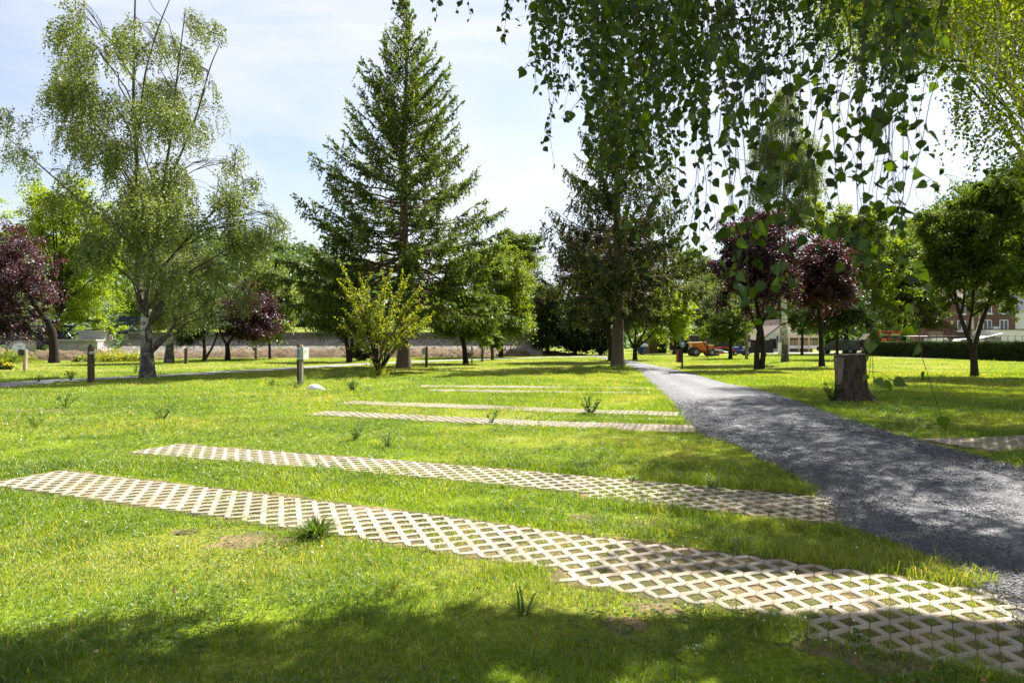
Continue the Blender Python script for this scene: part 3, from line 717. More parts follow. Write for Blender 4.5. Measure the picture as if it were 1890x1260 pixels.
def broadleaf(name, label, cat, px, py, lobes, leafmat, n, ls, stems=None, tr=8, fork=None, barkm='bark_dark', group=None, gap=.12, sig=.22, fill=1.4, clump=110, droop=.25, depth=.85, up=.75, twigs=5, var=.45, limbs=True):
    """lobes are (px x, px y, rx, ry) as seen; extra lobes fill the depth of the crown"""
    R, s, X, Y = root_at(name, px, py, label, cat, group)
    conv = lambda a, b: np.array([(a - px) * s, 0, (py - b) * s])
    L3 = []
    cx = np.average([l[0] for l in lobes], weights=[l[2] * l[3] for l in lobes]); axis = conv(cx, py)
    ext = max(abs(l[0] - cx) + l[2] for l in lobes) * s
    for lx, ly, rx, ry in lobes:
        c = conv(lx, ly); off = c - axis; rad = np.array([rx * s, (rx + ry) * .5 * s, ry * s])
        room = max(ext - math.hypot(off[0], 0) - rx * s * .6, 0)
        c0 = c.copy(); c0[1] = rng.uniform(-.5, .5) * room * depth; L3.append((c0, rad))
        for _ in range(int(fill) + (rng.random() < fill % 1)):
            a = rng.uniform(.9, 2.2) * (1 if rng.random() < .5 else -1)
            rr = max(np.hypot(off[0], 0), ext * .45) * rng.uniform(.7, 1.0)
            c1 = axis + np.array([rr * math.cos(a), rr * math.sin(a) * depth, off[2]]); c1[2] += rng.normal() * ry * s * .2
            L3.append((c1, rad * .9))
    n = int(n * LM); ls = ls * 1.1
    P, od, ct, cen = crown_points(L3, n, clump=clump, sig=sig, gap=gap, seed=int(px))
    tb = TB()
    if stems is None:
        fy = fork if fork else lobes[0][1] + lobes[0][3] * .9
        stems = [([(px, py), (px + rng.normal() * 1.0, (py + fy) / 2), (px + rng.normal() * 1.5, fy)], tr / 2, tr / 2 * .7)]
    ends = []
    for pts, r0, r1 in stems:
        Q = np.array([conv(a, b) for a, b in pts]); Q[:, 1] += np.linspace(0, rng.uniform(-.25, .25) * len(pts) * .2, len(pts))
        t = np.linspace(0, len(Q) - 1, len(Q) * 4); k = np.arange(len(Q))
        Qs = np.stack([np.interp(t, k, Q[:, i]) for i in range(3)], 1)
        for _ in range(2): Qs[1:-1] = (Qs[:-2] + Qs[1:-1] * 2 + Qs[2:]) / 4
        rr = np.linspace(r0 * s, r1 * s, len(Qs)); hgt = Qs[:, 2]
        rr = rr * (1 + .35 * np.exp(-np.maximum(hgt, 0) / max(1.3 * r0 * s, .08))) if abs(Q[0, 2]) < .05 else rr
        Qs[0, 2] -= .12 if abs(Q[0, 2]) < .05 else 0
        tb.add(Qs, rr, 10); ends.append((Qs, rr))
    if limbs:
        for c, rad in L3:
            # start from the nearest stem at some height below the lobe
            bs = min(ends, key=lambda e: np.linalg.norm(e[0][-1] - c)); Qs, rr = bs
            k = len(Qs) - 1 if Qs[-1][2] < c[2] + rad[2] * .3 else int(np.argmin(np.abs(Qs[:, 2] - (c[2] - .35 * np.linalg.norm((c - Qs[-1])[:2]) - .2))))
            k = max(k, 2)
            p0 = Qs[k]; ln = np.linalg.norm(c - p0)
            lp = curve(p0, c, (0, 0, ln * .10), 7, ln * .02); r0 = max(min(rr[k] * .6, .012 + ln * .018), .008)
            tb.add(lp, np.linspace(r0, r0 * .35, 7), 6)
            near = cen[np.argsort(np.linalg.norm((cen - c) / rad, axis=1))[:max(twigs * 3, 3)]]
            for q in near[::3][:twigs]:
                j = rng.integers(3, 7); l2 = np.linalg.norm(q - lp[j])
                tb.add(curve(lp[j], q, (0, 0, l2 * .08), 4, l2 * .03), np.linspace(max(r0 * .4, .006), .004, 4), 4)
    tb.build('trunk', M[barkm], R)
    put_leaves('crown', P, od, ct, ls, M[leafmat], R, droop=droop, up=up, var=var)
    return R

def weeping(name, label, cat, px, py, lobes, leafmat, n, ls, stems, barkm='birch', group=None, hang=(.7, 2.0), fill=1.1, depth=.8, step=.055, gap=.1, limb_r=1.0):
    """birch: limbs arch outwards, leaves sit on thin strands hanging from them"""
    R, s, X, Y = root_at(name, px, py, label, cat, group)
    conv = lambda a, b: np.array([(a - px) * s, 0, (py - b) * s])
    ext = max(abs(l[0] - px) + l[2] for l in lobes) * s
    L3 = []
    for lx, ly, rx, ry in lobes:
        c = conv(lx, ly); rad = np.array([rx * s, (rx + ry) * .5 * s, ry * s])
        half = math.sqrt(max((ext * .8) ** 2 - c[0] ** 2, .3))
        c0 = c.copy(); c0[1] = rng.uniform(-.45, .45) * half * depth; L3.append((c0, rad))
        if rng.random() < fill:
            a = rng.uniform(.6, 1.5) * (1 if rng.random() < .5 else -1); c1 = c.copy(); c1[0] *= abs(math.cos(a)) * .8 + .2; c1[1] = half * math.sin(a) * depth * .8; L3.append((c1, rad * .85))
    tb = TB(); tl = TB(); ends = []
    for si_, (pts, r0, r1) in enumerate(stems):
        Q = np.array([conv(a, b) for a, b in pts]); Q[:, 1] += np.linspace(0, rng.uniform(-.5, .5), len(Q))
        t = np.linspace(0, len(Q) - 1, len(Q) * 4); k = np.arange(len(Q))
        Qs = np.stack([np.interp(t, k, Q[:, i]) for i in range(3)], 1)
        for _ in range(2): Qs[1:-1] = (Qs[:-2] + Qs[1:-1] * 2 + Qs[2:]) / 4
        rr = np.linspace(r0 * s, r1 * s, len(Qs))
        if abs(Q[0, 2]) < .05:
            rr = rr * (1 + .38 * np.exp(-np.maximum(Qs[:, 2], 0) / (2.2 * r0 * s))); Qs[0, 2] -= .12
        (tb if si_ == 0 else tl).add(Qs, rr, 12); ends.append((Qs, rr))
    # strands
    n = int(n * LM); ls = ls * 1.08
    vol = np.array([r[0] * r[1] * r[2] for _, r in L3]) ** .6; hm = np.mean(hang)
    ns = int(n * step / hm); pick = rng.choice(len(L3), ns, p=vol / vol.sum())
    Cc = np.array([c for c, _ in L3])[pick]; Rr = np.array([r for _, r in L3])[pick]
    u = runit(ns); u[:, 2] = np.abs(u[:, 2]) * 1.0 - .15
    st = Cc + u * Rr * (rng.random(ns) ** .45)[:, None]
    q = fbm(st[:, 0] + st[:, 1] * .6, st[:, 2] - st[:, 1] * .3, 1.1, 400 + int(px)); k = q > np.quantile(q, gap); st, Rr, u, pick = st[k], Rr[k], u[k], pick[k]; ns = len(st)
    ln = rng.uniform(hang[0], hang[1], ns) * np.clip(Rr[:, 2] / 1.2, .35, 1.2)
    m = int(np.ceil(ln.max() / step)); tt = np.arange(m)[None, :] * step
    ok = tt < ln[:, None]
    outw = norm(np.stack([st[:, 0], st[:, 1], np.zeros(ns)], 1)); sw = rng.normal(size=(ns, 3)) * .12; sw[:, 2] = 0
    f = tt / ln[:, None]
    P = st[:, None, :] + outw[:, None, :] * (np.sin(np.minimum(f, .5) * PI) * .22)[..., None] * ln[:, None, None] + sw[:, None, :] * (f ** 1.5)[..., None] - np.array([0, 0, 1.]) * (tt * np.clip(f * 1.6 + .25, 0, 1))[..., None]
    P += rng.normal(size=P.shape) * .035
    ct = np.repeat(rng.random(ns)[:, None], m, 1)[ok]; P = P[ok]; nn = len(P)
    A = norm(runit(nn) * .8 + np.array([0, 0, -.7])); Nn = runit(nn)
    L = ls * rng.uniform(.65, 1.3, nn)
    V, Qf = leaf_geo(P, A, Nn, L, L * .68)
    mk('crown', V, Qf, M[leafmat], R, tint=np.clip(ct * .45 + rng.random(nn) * .55, 0, 1))
    # limbs and branchlets to the strand roots
    if len(stems) == 1: tl = tb
    for i, (c, rad) in enumerate(L3):
        top = c + np.array([0, 0, rad[2] * .35])
        best = None
        for Qs, rr in ends:
            hz = np.linalg.norm(Qs[:, :2] - top[:2], axis=1)
            want = top[2] - hz * .75
            kk = np.where((Qs[:, 2] < top[2] - .1) & (np.arange(len(Qs)) > 3))[0]
            if len(kk):
                j = kk[np.argmin(np.abs(Qs[kk, 2] - want[kk]) + hz[kk] * .6)]
                sc_ = hz[j] + abs(Qs[j, 2] - want[j])
                if best is None or sc_ < best[0]: best = (sc_, Qs[j], rr[j])
        if best is None: continue
        p0 = best[1]; l_ = np.linalg.norm(top - p0); r0 = max(min(best[2] * .5, (.012 + l_ * .012) * limb_r), .01)
        lp = curve(p0, top, (0, 0, l_ * .12), 7, l_ * .02); tl.add(lp, np.linspace(r0, .012, 7), 6)
        mine = st[pick == i]
        for q in mine[rng.permutation(len(mine))[:9]]:
            j = rng.integers(3, 7); l2 = np.linalg.norm(q - lp[j]); tl.add(curve(lp[j], q, (0, 0, l2 * .15), 4, l2 * .03), np.linspace(.012, .005, 4), 4)
    tb.build('trunk', M[barkm], R)
    if tl is not tb: tl.build('limbs', M['shaded_birch_limb'], R)
    return R

def spruce(name, label, px, py, prof, topy, r0, nb, spray_mat, dens=1.0, bare=.35, hangm=.5, brown=0.0, slope=(1.25, -.28), low_y=600, group=None, irr=1.0):
    R, s, X, Y = root_at(name, px, py, label, 'spruce', group)
    py_, pl, pr = [np.array(a, float) for a in zip(*prof)]
    H = (py - topy) * s
    tb = TB(); zz = np.linspace(-.15, H, 24)
    rr = r0 * (1 - zz / H * .97) ; rr = rr * (1 + .28 * np.exp(-np.maximum(zz, 0) / .35))
    tp = np.stack([np.cumsum(rng.normal(size=24)) * .02, np.cumsum(rng.normal(size=24)) * .02, zz], 1); tp[:3, :2] = 0
    tb.add(tp, rr, 12)
    SV = []; ST = []; SA = []; SN = []; SL = []
    ty = np.linspace(topy + 12, low_y, nb) + rng.normal(size=nb) * 4; az0 = rng.random() * 6
    for b in range(nb):
        t = b / nb
        az = az0 + b * 2.39996 + rng.normal() * .25
        c = math.cos(az); y_t = float(ty[b])
        Lp = float(np.interp(y_t, py_, pl if c < 0 else pr)); La = .5 * float(np.interp(y_t, py_, pl) + np.interp(y_t, py_, pr))
        Ln = (abs(c) * Lp + (1 - abs(c)) * La) * s * rng.uniform(.74, 1.15)
        if rng.random() < .08: Ln *= .6
        sl = slope[0] + (slope[1] - slope[0]) * t + rng.normal() * .10
        ztip = (py - y_t) * s; z0 = min(max(ztip - sl * Ln, 1.5), H - .3)
        k = np.interp(z0, zz, np.arange(24)); base = np.array([np.interp(z0, zz, tp[:, 0]), np.interp(z0, zz, tp[:, 1]), z0])
        tip = np.array([c * Ln, math.sin(az) * Ln, ztip])
        m = 9; tq = np.linspace(0, 1, m)[:, None]
        P = base * (1 - tq) + tip * tq
        sag = -.11 * Ln; P[:, 2] += np.sin(tq[:, 0] * PI) * sag
        P[1:-1] += rng.normal(size=(m - 2, 3)) * .03 * Ln ** .5
        br = .012 + .013 * Ln ** .9
        tb.add(P, np.linspace(br, .008, m), 5)
        # side twigs
        thin = 1 - irr * (.32 if .44 < t < .74 else (.0 if t >= .74 else .12)) - irr * .25 * (rng.random() < .3); nt_ = int((6 + Ln * 7.5) * dens * thin)
        bstart = bare * (.25 + .95 * t)
        f = bstart + (1 - bstart) * rng.random(nt_) ** .8
        q = np.stack([np.interp(f, tq[:, 0], P[:, i]) for i in range(3)], 1)
        bd = norm((tip - base)[None, :]); sd = np.array([-math.sin(az), c, 0])
        side = np.where(rng.random(nt_) < .5, -1., 1.)
        hang = (rng.random(nt_) < hangm * min(1, t * 1.5 + .1))
        tl = np.where(hang, rng.uniform(.25, .75, nt_), (.22 + .36 * Ln * (1 - f) ** .7 * .55) * rng.uniform(.6, 1.2, nt_)) * (1.0 if t > .12 else .8)
        td = bd * .75 + side[:, None] * sd[None] * rng.uniform(.5, 1.1, (nt_, 1)) + np.array([0, 0, 1.]) * (rng.uniform(-.5, .15, (nt_, 1)) + max(.55 * (1 - 1.6 * t), 0))
        td = np.where(hang[:, None], np.array([0, 0, -1.]) + rng.normal(size=(nt_, 3)) * .22 + bd * .2, td); td = norm(td)
        # sprays along each twig
        for i in range(nt_):
            kk = max(int(tl[i] / .075), 2)
            a = (np.arange(kk) + rng.random(kk)) / kk * tl[i]
            pts = q[i] + td[i] * a[:, None] + np.array([0, 0, -.12]) * (a[:, None] / max(tl[i], .1)) * tl[i]
            SV.append(pts); SA.append(norm(td[i] + rng.normal(size=(kk, 3)) * .42)); SL.append(rng.uniform(.13, .26, kk))
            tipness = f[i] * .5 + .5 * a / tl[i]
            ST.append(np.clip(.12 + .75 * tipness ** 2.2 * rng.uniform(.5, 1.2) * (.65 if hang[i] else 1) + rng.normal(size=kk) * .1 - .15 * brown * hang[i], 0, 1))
    # leader
    pts = tp[-1] + np.stack([rng.normal(size=40) * .10, rng.normal(size=40) * .10, -rng.random(40) * 1.2], 1); SV.append(pts); SA.append(norm(np.stack([rng.normal(size=40), rng.normal(size=40), np.ones(40) * 1.2], 1))); SL.append(rng.uniform(.15, .3, 40)); ST.append(rng.random(40))
    SV = np.concatenate(SV); SA = np.concatenate(SA); SL = np.concatenate(SL); ST = np.concatenate(ST)
    V, Q = leaf_geo(SV, SA, runit(len(SV)), SL * 1.05, SL * .42, .1)
    tb.build('trunk', M['bark_spruce'], R)
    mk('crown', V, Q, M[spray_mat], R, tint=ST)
    return R

# ---- the spruces
spruce('spruce_tree', 'tall full spruce with straight trunk behind the yellow-green shrub', 745, 680,
       [(0, 5, 6), (30, 22, 20), (60, 38, 45), (100, 64, 72), (150, 80, 95), (180, 104, 100), (240, 112, 112), (285, 142, 132), (300, 150, 146), (340, 148, 156), (380, 195, 172), (400, 192, 178), (440, 178, 172), (470, 204, 176), (520, 204, 178), (560, 192, 186), (600, 172, 168)], -14, .40, 235, 'spruce', dens=2.6, bare=.44, hangm=.35)
spruce('spruce_tree', 'thin drooping brownish spruce beside the gravel path', 1140, 677,
       [(110, 5, 5), (200, 52, 52), (260, 76, 72), (310, 102, 92), (345, 108, 112), (380, 138, 132), (430, 148, 142), (480, 142, 152), (530, 130, 142), (570, 108, 118), (600, 70, 70)], 100, .40, 175, 'spruce_brown', dens=2.5, bare=.22, hangm=.8, brown=1, low_y=585)

# ---- left side
weeping('birch_tree', 'big airy birch with white forked trunk on the left lawn', 'birch', 272, 697, [
    (112, 112, 42, 45), (25, 232, 46, 40), (130, 170, 36, 36), (95, 322, 58, 36), (178, 62, 24, 26), (212, 40, 20, 45), (252, 28, 15, 40), (344, 32, 20, 44), (404, 66, 26, 26), (330, 96, 22, 40), (280, 112, 38, 30), (300, 162, 56, 45), (232, 142, 36, 36), (182, 200, 50, 45), (402, 172, 28, 42), (384, 138, 36, 26), (256, 232, 60, 48), (344, 236, 56, 46), (150, 252, 52, 46), (205, 300, 62, 44), (300, 322, 70, 48), (376, 306, 54, 44), (432, 282, 30, 26), (436, 372, 46, 40), (484, 400, 36, 24), (350, 402, 70, 48), (284, 420, 60, 44), (205, 402, 52, 40), (152, 384, 44, 32), (330, 482, 56, 44), (398, 452, 44, 44), (386, 520, 38, 40), (424, 500, 32, 40), (225, 480, 44, 36), (258, 330, 46, 40), (250, 400, 50, 40), (262, 470, 50, 40), (300, 380, 44, 40), (225, 350, 40, 40), (350, 350, 56, 44), (420, 420, 44, 34), (460, 430, 36, 28), (310, 540, 40, 30), (470, 385, 40, 28), (500, 428, 36, 24), (455, 455, 38, 32), (430, 545, 28, 38), (400, 580, 30, 30), (455, 330, 26, 24), (522, 414, 18, 16), (55, 290, 40, 26), (350, 545, 34, 34)],
    'birch_leaf', 98000, .085, [
    ([(272, 697), (268, 650), (263, 600), (262, 570)], 11.5, 8.5), ([(262, 575), (253, 520), (258, 440), (256, 380), (253, 300), (246, 220), (247, 120), (249, 20), (250, -25)], 6.5, 1.0),
    ([(264, 575), (276, 520), (288, 440), (300, 360), (318, 250), (328, 150), (345, 20)], 4.5, .8), ([(256, 470), (215, 420), (150, 370), (95, 320), (20, 255)], 3.0, .8), ([(250, 300), (265, 130), (290, 40), (308, -10)], 2.2, .7), ([(256, 360), (200, 270), (140, 170), (105, 110)], 2.2, .6), ([(300, 360), (360, 220), (385, 120), (405, 70)], 2.2, .6), ([(276, 520), (340, 450), (420, 370), (500, 400)], 2.6, .7)], hang=(.5, 1.7), gap=.33, limb_r=.8)
weeping('birch_tree', 'small weeping birch just right of the white forked birch', 'birch', 312, 670, [(318, 480, 40, 26), (290, 510, 30, 30), (345, 520, 30, 34), (318, 545, 44, 36), (300, 575, 34, 30), (346, 575, 24, 28)],
    'birch_leaf', 15000, .10, [([(312, 670), (313, 620), (312, 560), (316, 490)], 7.5, 2.0)], hang=(.8, 2.2))
broadleaf('plum_tree', 'dark purple plum tree with thick trunk at the left edge', 'plum tree', 100, 670, [(30, 450, 48, 36), (-20, 500, 60, 60), (60, 500, 40, 44), (40, 560, 60, 44), (82, 570, 22, 36), (-20, 580, 56, 36), (30, 606, 40, 16), (90, 600, 16, 18)], 'plum', 20000, .13, [([(100, 670), (100, 640), (98, 610), (90, 590)], 8, 6), ([(94, 600), (60, 560), (30, 510)], 5, 2)], gap=.06)
broadleaf('honey_locust', 'golden green leafy tree behind the white forked birch', 'tree', 106, 657, [(60, 380, 58, 34), (120, 400, 50, 36), (30, 420, 34, 26), (150, 450, 60, 40), (100, 470, 50, 46), (180, 500, 36, 50), (130, 530, 60, 44), (160, 570, 46, 30), (185, 590, 26, 18), (130, 590, 26, 14), (60, 440, 40, 30), (195, 605, 24, 12), (110, 360, 50, 22), (180, 425, 36, 34)], 'gold', 24000, .20, tr=9, fork=580, gap=.2, clump=70)
broadleaf('small_tree', 'dark low-crowned tree between the small birch and the round plum', 'tree', 378, 668, [(372, 590, 40, 30), (350, 612, 28, 20), (398, 606, 24, 26), (370, 625, 34, 12)], 'dark', 9000, .12, [([(378, 668), (378, 645), (376, 615)], 4, 2), ([(380, 660), (392, 640), (402, 615)], 2.4, 1.4)])
broadleaf('plum_tree', 'round purple plum tree in front of the stone wall', 'plum tree', 420, 665, [(455, 560, 34, 30), (448, 590, 46, 30), (490, 590, 22, 28), (425, 605, 28, 20), (470, 610, 36, 16), (450, 535, 16, 18)], 'plum', 15000, .13, [([(420, 665), (420, 645), (418, 632)], 4.6, 3.6), ([(419, 636), (410, 622), (404, 605)], 2.4, 1.4), ([(419, 636), (432, 618), (450, 595)], 2.8, 1.4)], gap=.03, group=None)
broadleaf('maple_tree', 'pale green maple behind the round plum with thin trunk', 'maple', 498, 662, [(500, 512, 36, 22), (490, 545, 44, 32), (520, 560, 26, 36), (515, 600, 30, 24), (485, 590, 38, 30), (500, 620, 34, 12)], 'pale', 13000, .20, tr=5, fork=618, gap=.04, clump=70, droop=.5)
broadleaf('multi_stem_tree', 'dark many-stemmed tree under the left skirt of the tall spruce', 'tree', 645, 668, [(600, 575, 44, 40), (640, 570, 40, 40), (680, 580, 34, 36), (575, 590, 28, 26), (660, 610, 40, 22)], 'dark', 13000, .14, [([(645, 668), (642, 640), (632, 610), (620, 585)], 5, 2.2), ([(646, 665), (650, 630), (648, 590)], 4, 2), ([(648, 660), (664, 632), (676, 600)], 3.6, 2)], gap=.15)
# bright shrub with upright wand-like shoots
R, s, X, Y = root_at('shrub', 697, 693, 'open yellow-green shrub with long upright shoots before the tall spruce', 'shrub')
tb = TB(); LP = []; LA = []
for tx, ty, dy in [(628, 482, -.3), (640, 530, .5), (655, 500, .8), (672, 520, -.6), (705, 520, .7), (725, 498, -.4), (740, 520, .4), (760, 510, -.7), (780, 520, .3), (790, 555, -.3), (800, 575, .5), (775, 585, -.8), (640, 570, -.8), (622, 515, .2), (685, 560, 1.0), (715, 565, -1.1), (750, 560, 1.1), (660, 595, .9), (735, 600, -1.0), (795, 590, 0), (650, 550, .3), (700, 545, 0), (625, 600, .4), (765, 540, .7)]:
    p0 = np.array([rng.normal() * .05, rng.normal() * .05, 0]); p1 = np.array([(tx - 697) * s, dy * 1.0, (693 - ty) * s])
    md = np.array([(np.sign(tx - 697) * -.16), 0, .22]); P = curve(p0, p1, md, 14, .03)
    tb.add(P, np.linspace(.035, .006, 14), 5)
    ln = np.linalg.norm(np.diff(P, axis=0), axis=1).sum(); k = int(ln * 40); f = .34 + .72 * rng.random(k)
    q = np.stack([np.interp(f * 13, np.arange(14), P[:, i]) for i in range(3)], 1); LP.append(q + rng.normal(size=(k, 3)) * .05 * (1.5 - f[:, None]) * 1.2)
    for _ in range(7):
        j = rng.integers(4, 12); d_ = norm(P[j + 1] - P[j] + rng.normal(size=3) * .6 * np.linalg.norm(P[j + 1] - P[j])); l2 = rng.uniform(.35, .9)
        tw = np.stack([P[j], P[j] + d_ * l2 * .5 + [0, 0, .03], P[j] + d_ * l2]); tb.add(tw, [.012, .008, .004], 4)
        k = int(l2 * 42); f = rng.random(k); LP.append(P[j] + d_ * l2 * f[:, None] + rng.normal(size=(k, 3)) * .05)
# leafy skirt at the base
k = 500; LP.append(np.stack([rng.normal(size=k) * .22, rng.normal(size=k) * .28, np.abs(rng.normal(size=k)) * .45], 1)); k = 250; LP.append(np.stack([rng.normal(size=k) * .9, rng.normal(size=k) * .7, 2.2 + rng.normal(size=k) * .5], 1))
LP = np.concatenate(LP); tb.build('trunk', M['bark_dark'], R)
put_leaves('crown', LP, norm(LP - np.array([0, 0, 1.5])), rng.random(len(LP)), .105, M['shrub_yellow'], R, up=.5)

# ---- behind the spruce, centre
broadleaf('small_tree', 'dark slanting trunk tree with low crown right of the tall spruce', 'tree', 860, 671, [(840, 580, 50, 34), (880, 570, 40, 34), (820, 600, 36, 22), (870, 605, 40, 20), (905, 590, 24, 26)], 'green', 14000, .15, [([(860, 671), (857, 640), (850, 612), (846, 590)], 5, 3)], gap=.1)
broadleaf('maple_tree', 'bright green maple at the end of the stone wall', 'maple', 925, 659, [(905, 470, 34, 24), (935, 490, 40, 30), (890, 505, 44, 34), (950, 530, 36, 36), (905, 550, 56, 36), (955, 570, 34, 30), (890, 590, 50, 26), (940, 605, 44, 20), (970, 590, 18, 24), (930, 455, 22, 14)], 'lime', 21000, .20, tr=9, fork=610, gap=.04, clump=80, droop=.4)
broadleaf('alder_tree', 'taller green tree peeping over the bright green maple', 'tree', 955, 652, [(950, 445, 32, 24), (975, 470, 26, 34), (940, 480, 34, 34), (985, 520, 18, 44), (960, 540, 34, 50)], 'green', 14000, .26, tr=8, fork=600, gap=.05)
broadleaf('young_tree', 'ivy-clad sapling with sparse leaves left of the bright maple trunk', 'sapling', 890, 667, [(884, 620, 16, 12), (893, 632, 12, 14), (890, 658, 7, 8)], 'lime', 1900, .13, tr=4, fork=625, barkm='bark')
broadleaf('young_tree', 'second ivy-clad sapling close beside the bright maple trunk', 'sapling', 909, 664, [(915, 622, 14, 12), (908, 636, 12, 12), (909, 656, 7, 8)], 'green', 1900, .13, tr=6, fork=625, barkm='bark')
broadleaf('bush', 'dark rounded bush below the slanting tree beside the tall spruce', 'bush', 672, 666, [(672, 650, 26, 12), (660, 642, 16, 10)], 'dark', 5200, .11, tr=3, fork=655)
broadleaf('copper_beech', 'dark purple tree with forked trunk behind the drooping spruce', 'copper beech', 1128, 667, [(1080, 470, 50, 44), (1130, 440, 48, 40), (1060, 530, 50, 40), (1190, 500, 44, 44), (1110, 530, 56, 40), (1170, 555, 46, 30), (1030, 545, 34, 28), (1205, 560, 20, 28), (1215, 470, 24, 30)], 'plum', 24000, .15, [([(1128, 667), (1127, 640), (1122, 610), (1112, 580), (1100, 555)], 5.5, 3), ([(1122, 612), (1092, 588), (1062, 576)], 3, 1.5), ([(1127, 640), (1136, 600), (1150, 570)], 3.4, 2), ([(1126, 625), (1121, 585), (1118, 545)], 3.5, 2)], gap=.10)
for a in [('dark_shrub', 'tall dark evergreen shrub clump right of the bright maple', 1012, 656, [(1012, 560, 24, 40), (1018, 600, 30, 36), (1005, 630, 22, 16)], 12000), ('dark_shrub', 'broad dark evergreen shrub left of the drooping spruce', 1062, 655.5, [(1050, 585, 34, 30), (1070, 610, 36, 30), (1052, 632, 30, 14), (1085, 630, 24, 16)], 13000), ('dark_shrub', 'dark bushy evergreen just behind the drooping spruce trunk', 1108, 655, [(1110, 600, 24, 34), (1105, 628, 30, 18)], 8000)]:
    broadleaf(a[0], a[1], 'shrub', a[2], a[3], a[4], 'dark', a[5], .26, tr=7, fork=620, gap=.06)
broadleaf('willow_tree', 'greyish silvery bush catching light behind the forked purple tree', 'willow', 1070, 647, [(1068, 575, 26, 22), (1085, 596, 22, 20)], 'willow', 6000, .3, tr=4, fork=600)

# ---- right side
broadleaf('apple_tree', 'small spreading apple tree right of the drooping spruce trunk', 'apple tree', 1172, 664, [(1160, 590, 28, 24), (1200, 575, 34, 26), (1180, 560, 30, 22), (1150, 610, 18, 16), (1215, 605, 26, 18), (1190, 612, 30, 12)], 'lime', 10000, .14, [([(1172, 664), (1172, 640)], 4, 3.6), ([(1172, 643), (1162, 625), (1156, 605)], 2.4, 1.2), ([(1173, 641), (1186, 618), (1200, 595)], 2.4, 1.2), ([(1173, 643), (1196, 625), (1212, 605)], 2, 1), ([(1172, 640), (1173, 610), (1176, 585)], 2.2, 1)], gap=.15)
broadleaf('yellow_tree', 'yellow-green tree behind the sign post', 'tree', 1244, 653, [(1240, 540, 30, 26), (1225, 575, 36, 30), (1255, 580, 26, 34), (1240, 605, 36, 18), (1210, 600, 20, 18)], 'gold', 12000, .22, tr=6, fork=620, gap=.06)
broadleaf('willow_tree', 'grey-green tree above the orange dumper', 'tree', 1300, 649, [(1300, 570, 30, 34), (1330, 585, 30, 30), (1300, 610, 34, 16), (1280, 540, 26, 30), (1345, 560, 22, 30)], 'willow', 13000, .24, tr=6, fork=620, gap=.12)
broadleaf('young_tree', 'slim forked young tree in front of the orange dumper', 'young tree', 1306, 659, [(1300, 612, 16, 10), (1318, 606, 14, 12), (1325, 618, 12, 8)], 'lime', 1700, .15, [([(1306, 659), (1306, 643)], 1.6, 1.3), ([(1306, 644), (1297, 628), (1292, 615)], 1.2, .6), ([(1306, 644), (1308, 625), (1313, 610)], 1.2, .6)])
broadleaf('small_tree', 'green tree with flared dark trunk left of the blue mower', 'tree', 1348, 662, [(1340, 590, 34, 24), (1365, 600, 30, 22), (1325, 610, 26, 16), (1355, 575, 30, 22)], 'green', 10000, .15, tr=7, fork=612, gap=.1)
broadleaf('plum_tree', 'large purple plum tree with two-stemmed dark trunk on the right lawn', 'plum tree', 1400, 681, [(1395, 420, 44, 34), (1350, 460, 34, 36), (1440, 430, 38, 34), (1400, 480, 54, 42), (1460, 470, 36, 36), (1350, 520, 34, 36), (1420, 530, 50, 32), (1470, 510, 24, 32), (1335, 555, 22, 20), (1375, 560, 34, 20), (1385, 395, 16, 16), (1326, 500, 24, 26), (1482, 455, 26, 26), (1345, 425, 24, 22), (1430, 400, 26, 18)], 'plum', 26000, .125, [([(1397, 681), (1396, 650), (1399, 620), (1402, 580)], 5.2, 3.5), ([(1405, 681), (1410, 645), (1404, 600), (1396, 560), (1390, 520)], 5, 3), ([(1404, 600), (1420, 570), (1436, 545), (1444, 520)], 3, 1.6), ([(1400, 610), (1385, 575), (1368, 545)], 2.6, 1.4), ([(1408, 660), (1414, 652)], 3, 2.4)], gap=.08)
weeping('birch_tree', 'tall narrow birch with pale trunk behind the large purple plum', 'birch', 1449, 668, [(1450, 215, 30, 26), (1425, 265, 30, 34), (1475, 270, 34, 36), (1440, 320, 42, 34), (1490, 320, 26, 32), (1415, 345, 26, 26), (1460, 380, 40, 26), (1455, 170, 18, 26)], 'birch_leaf', 26000, .11, [([(1449, 668), (1449, 600), (1447, 500), (1449, 400), (1452, 280), (1455, 160)], 6.0, 1.2)], hang=(.8, 2.2), gap=.15)
broadleaf('plum_tree', 'shorter reddish purple plum right of the large purple plum', 'plum tree', 1517, 676, [(1500, 470, 40, 26), (1540, 475, 32, 28), (1505, 510, 44, 30), (1550, 515, 26, 32), (1525, 545, 44, 24), (1480, 540, 26, 24)], 'plum', 17000, .13, [([(1517, 676), (1516, 640), (1515, 600), (1510, 560)], 5.2, 3), ([(1516, 615), (1530, 585), (1540, 555)], 2.8, 1.5), ([(1515, 605), (1500, 575), (1492, 550)], 2.6, 1.4)], gap=.1)
broadleaf('dark_tree', 'dark shady tree beside the black pickup', 'tree', 1545, 664, [(1560, 565, 44, 30), (1530, 580, 36, 24), (1580, 585, 30, 22), (1500, 575, 30, 22), (1560, 600, 40, 10)], 'dark', 14000, .16, tr=6, fork=604, gap=.05)
broadleaf('dark_tree', 'low grey-green tree before the cream veranda', 'tree', 1480, 655, [(1485, 570, 34, 26), (1470, 590, 26, 16), (1505, 588, 24, 16)], 'green', 8000, .2, tr=5, fork=600, gap=.1)
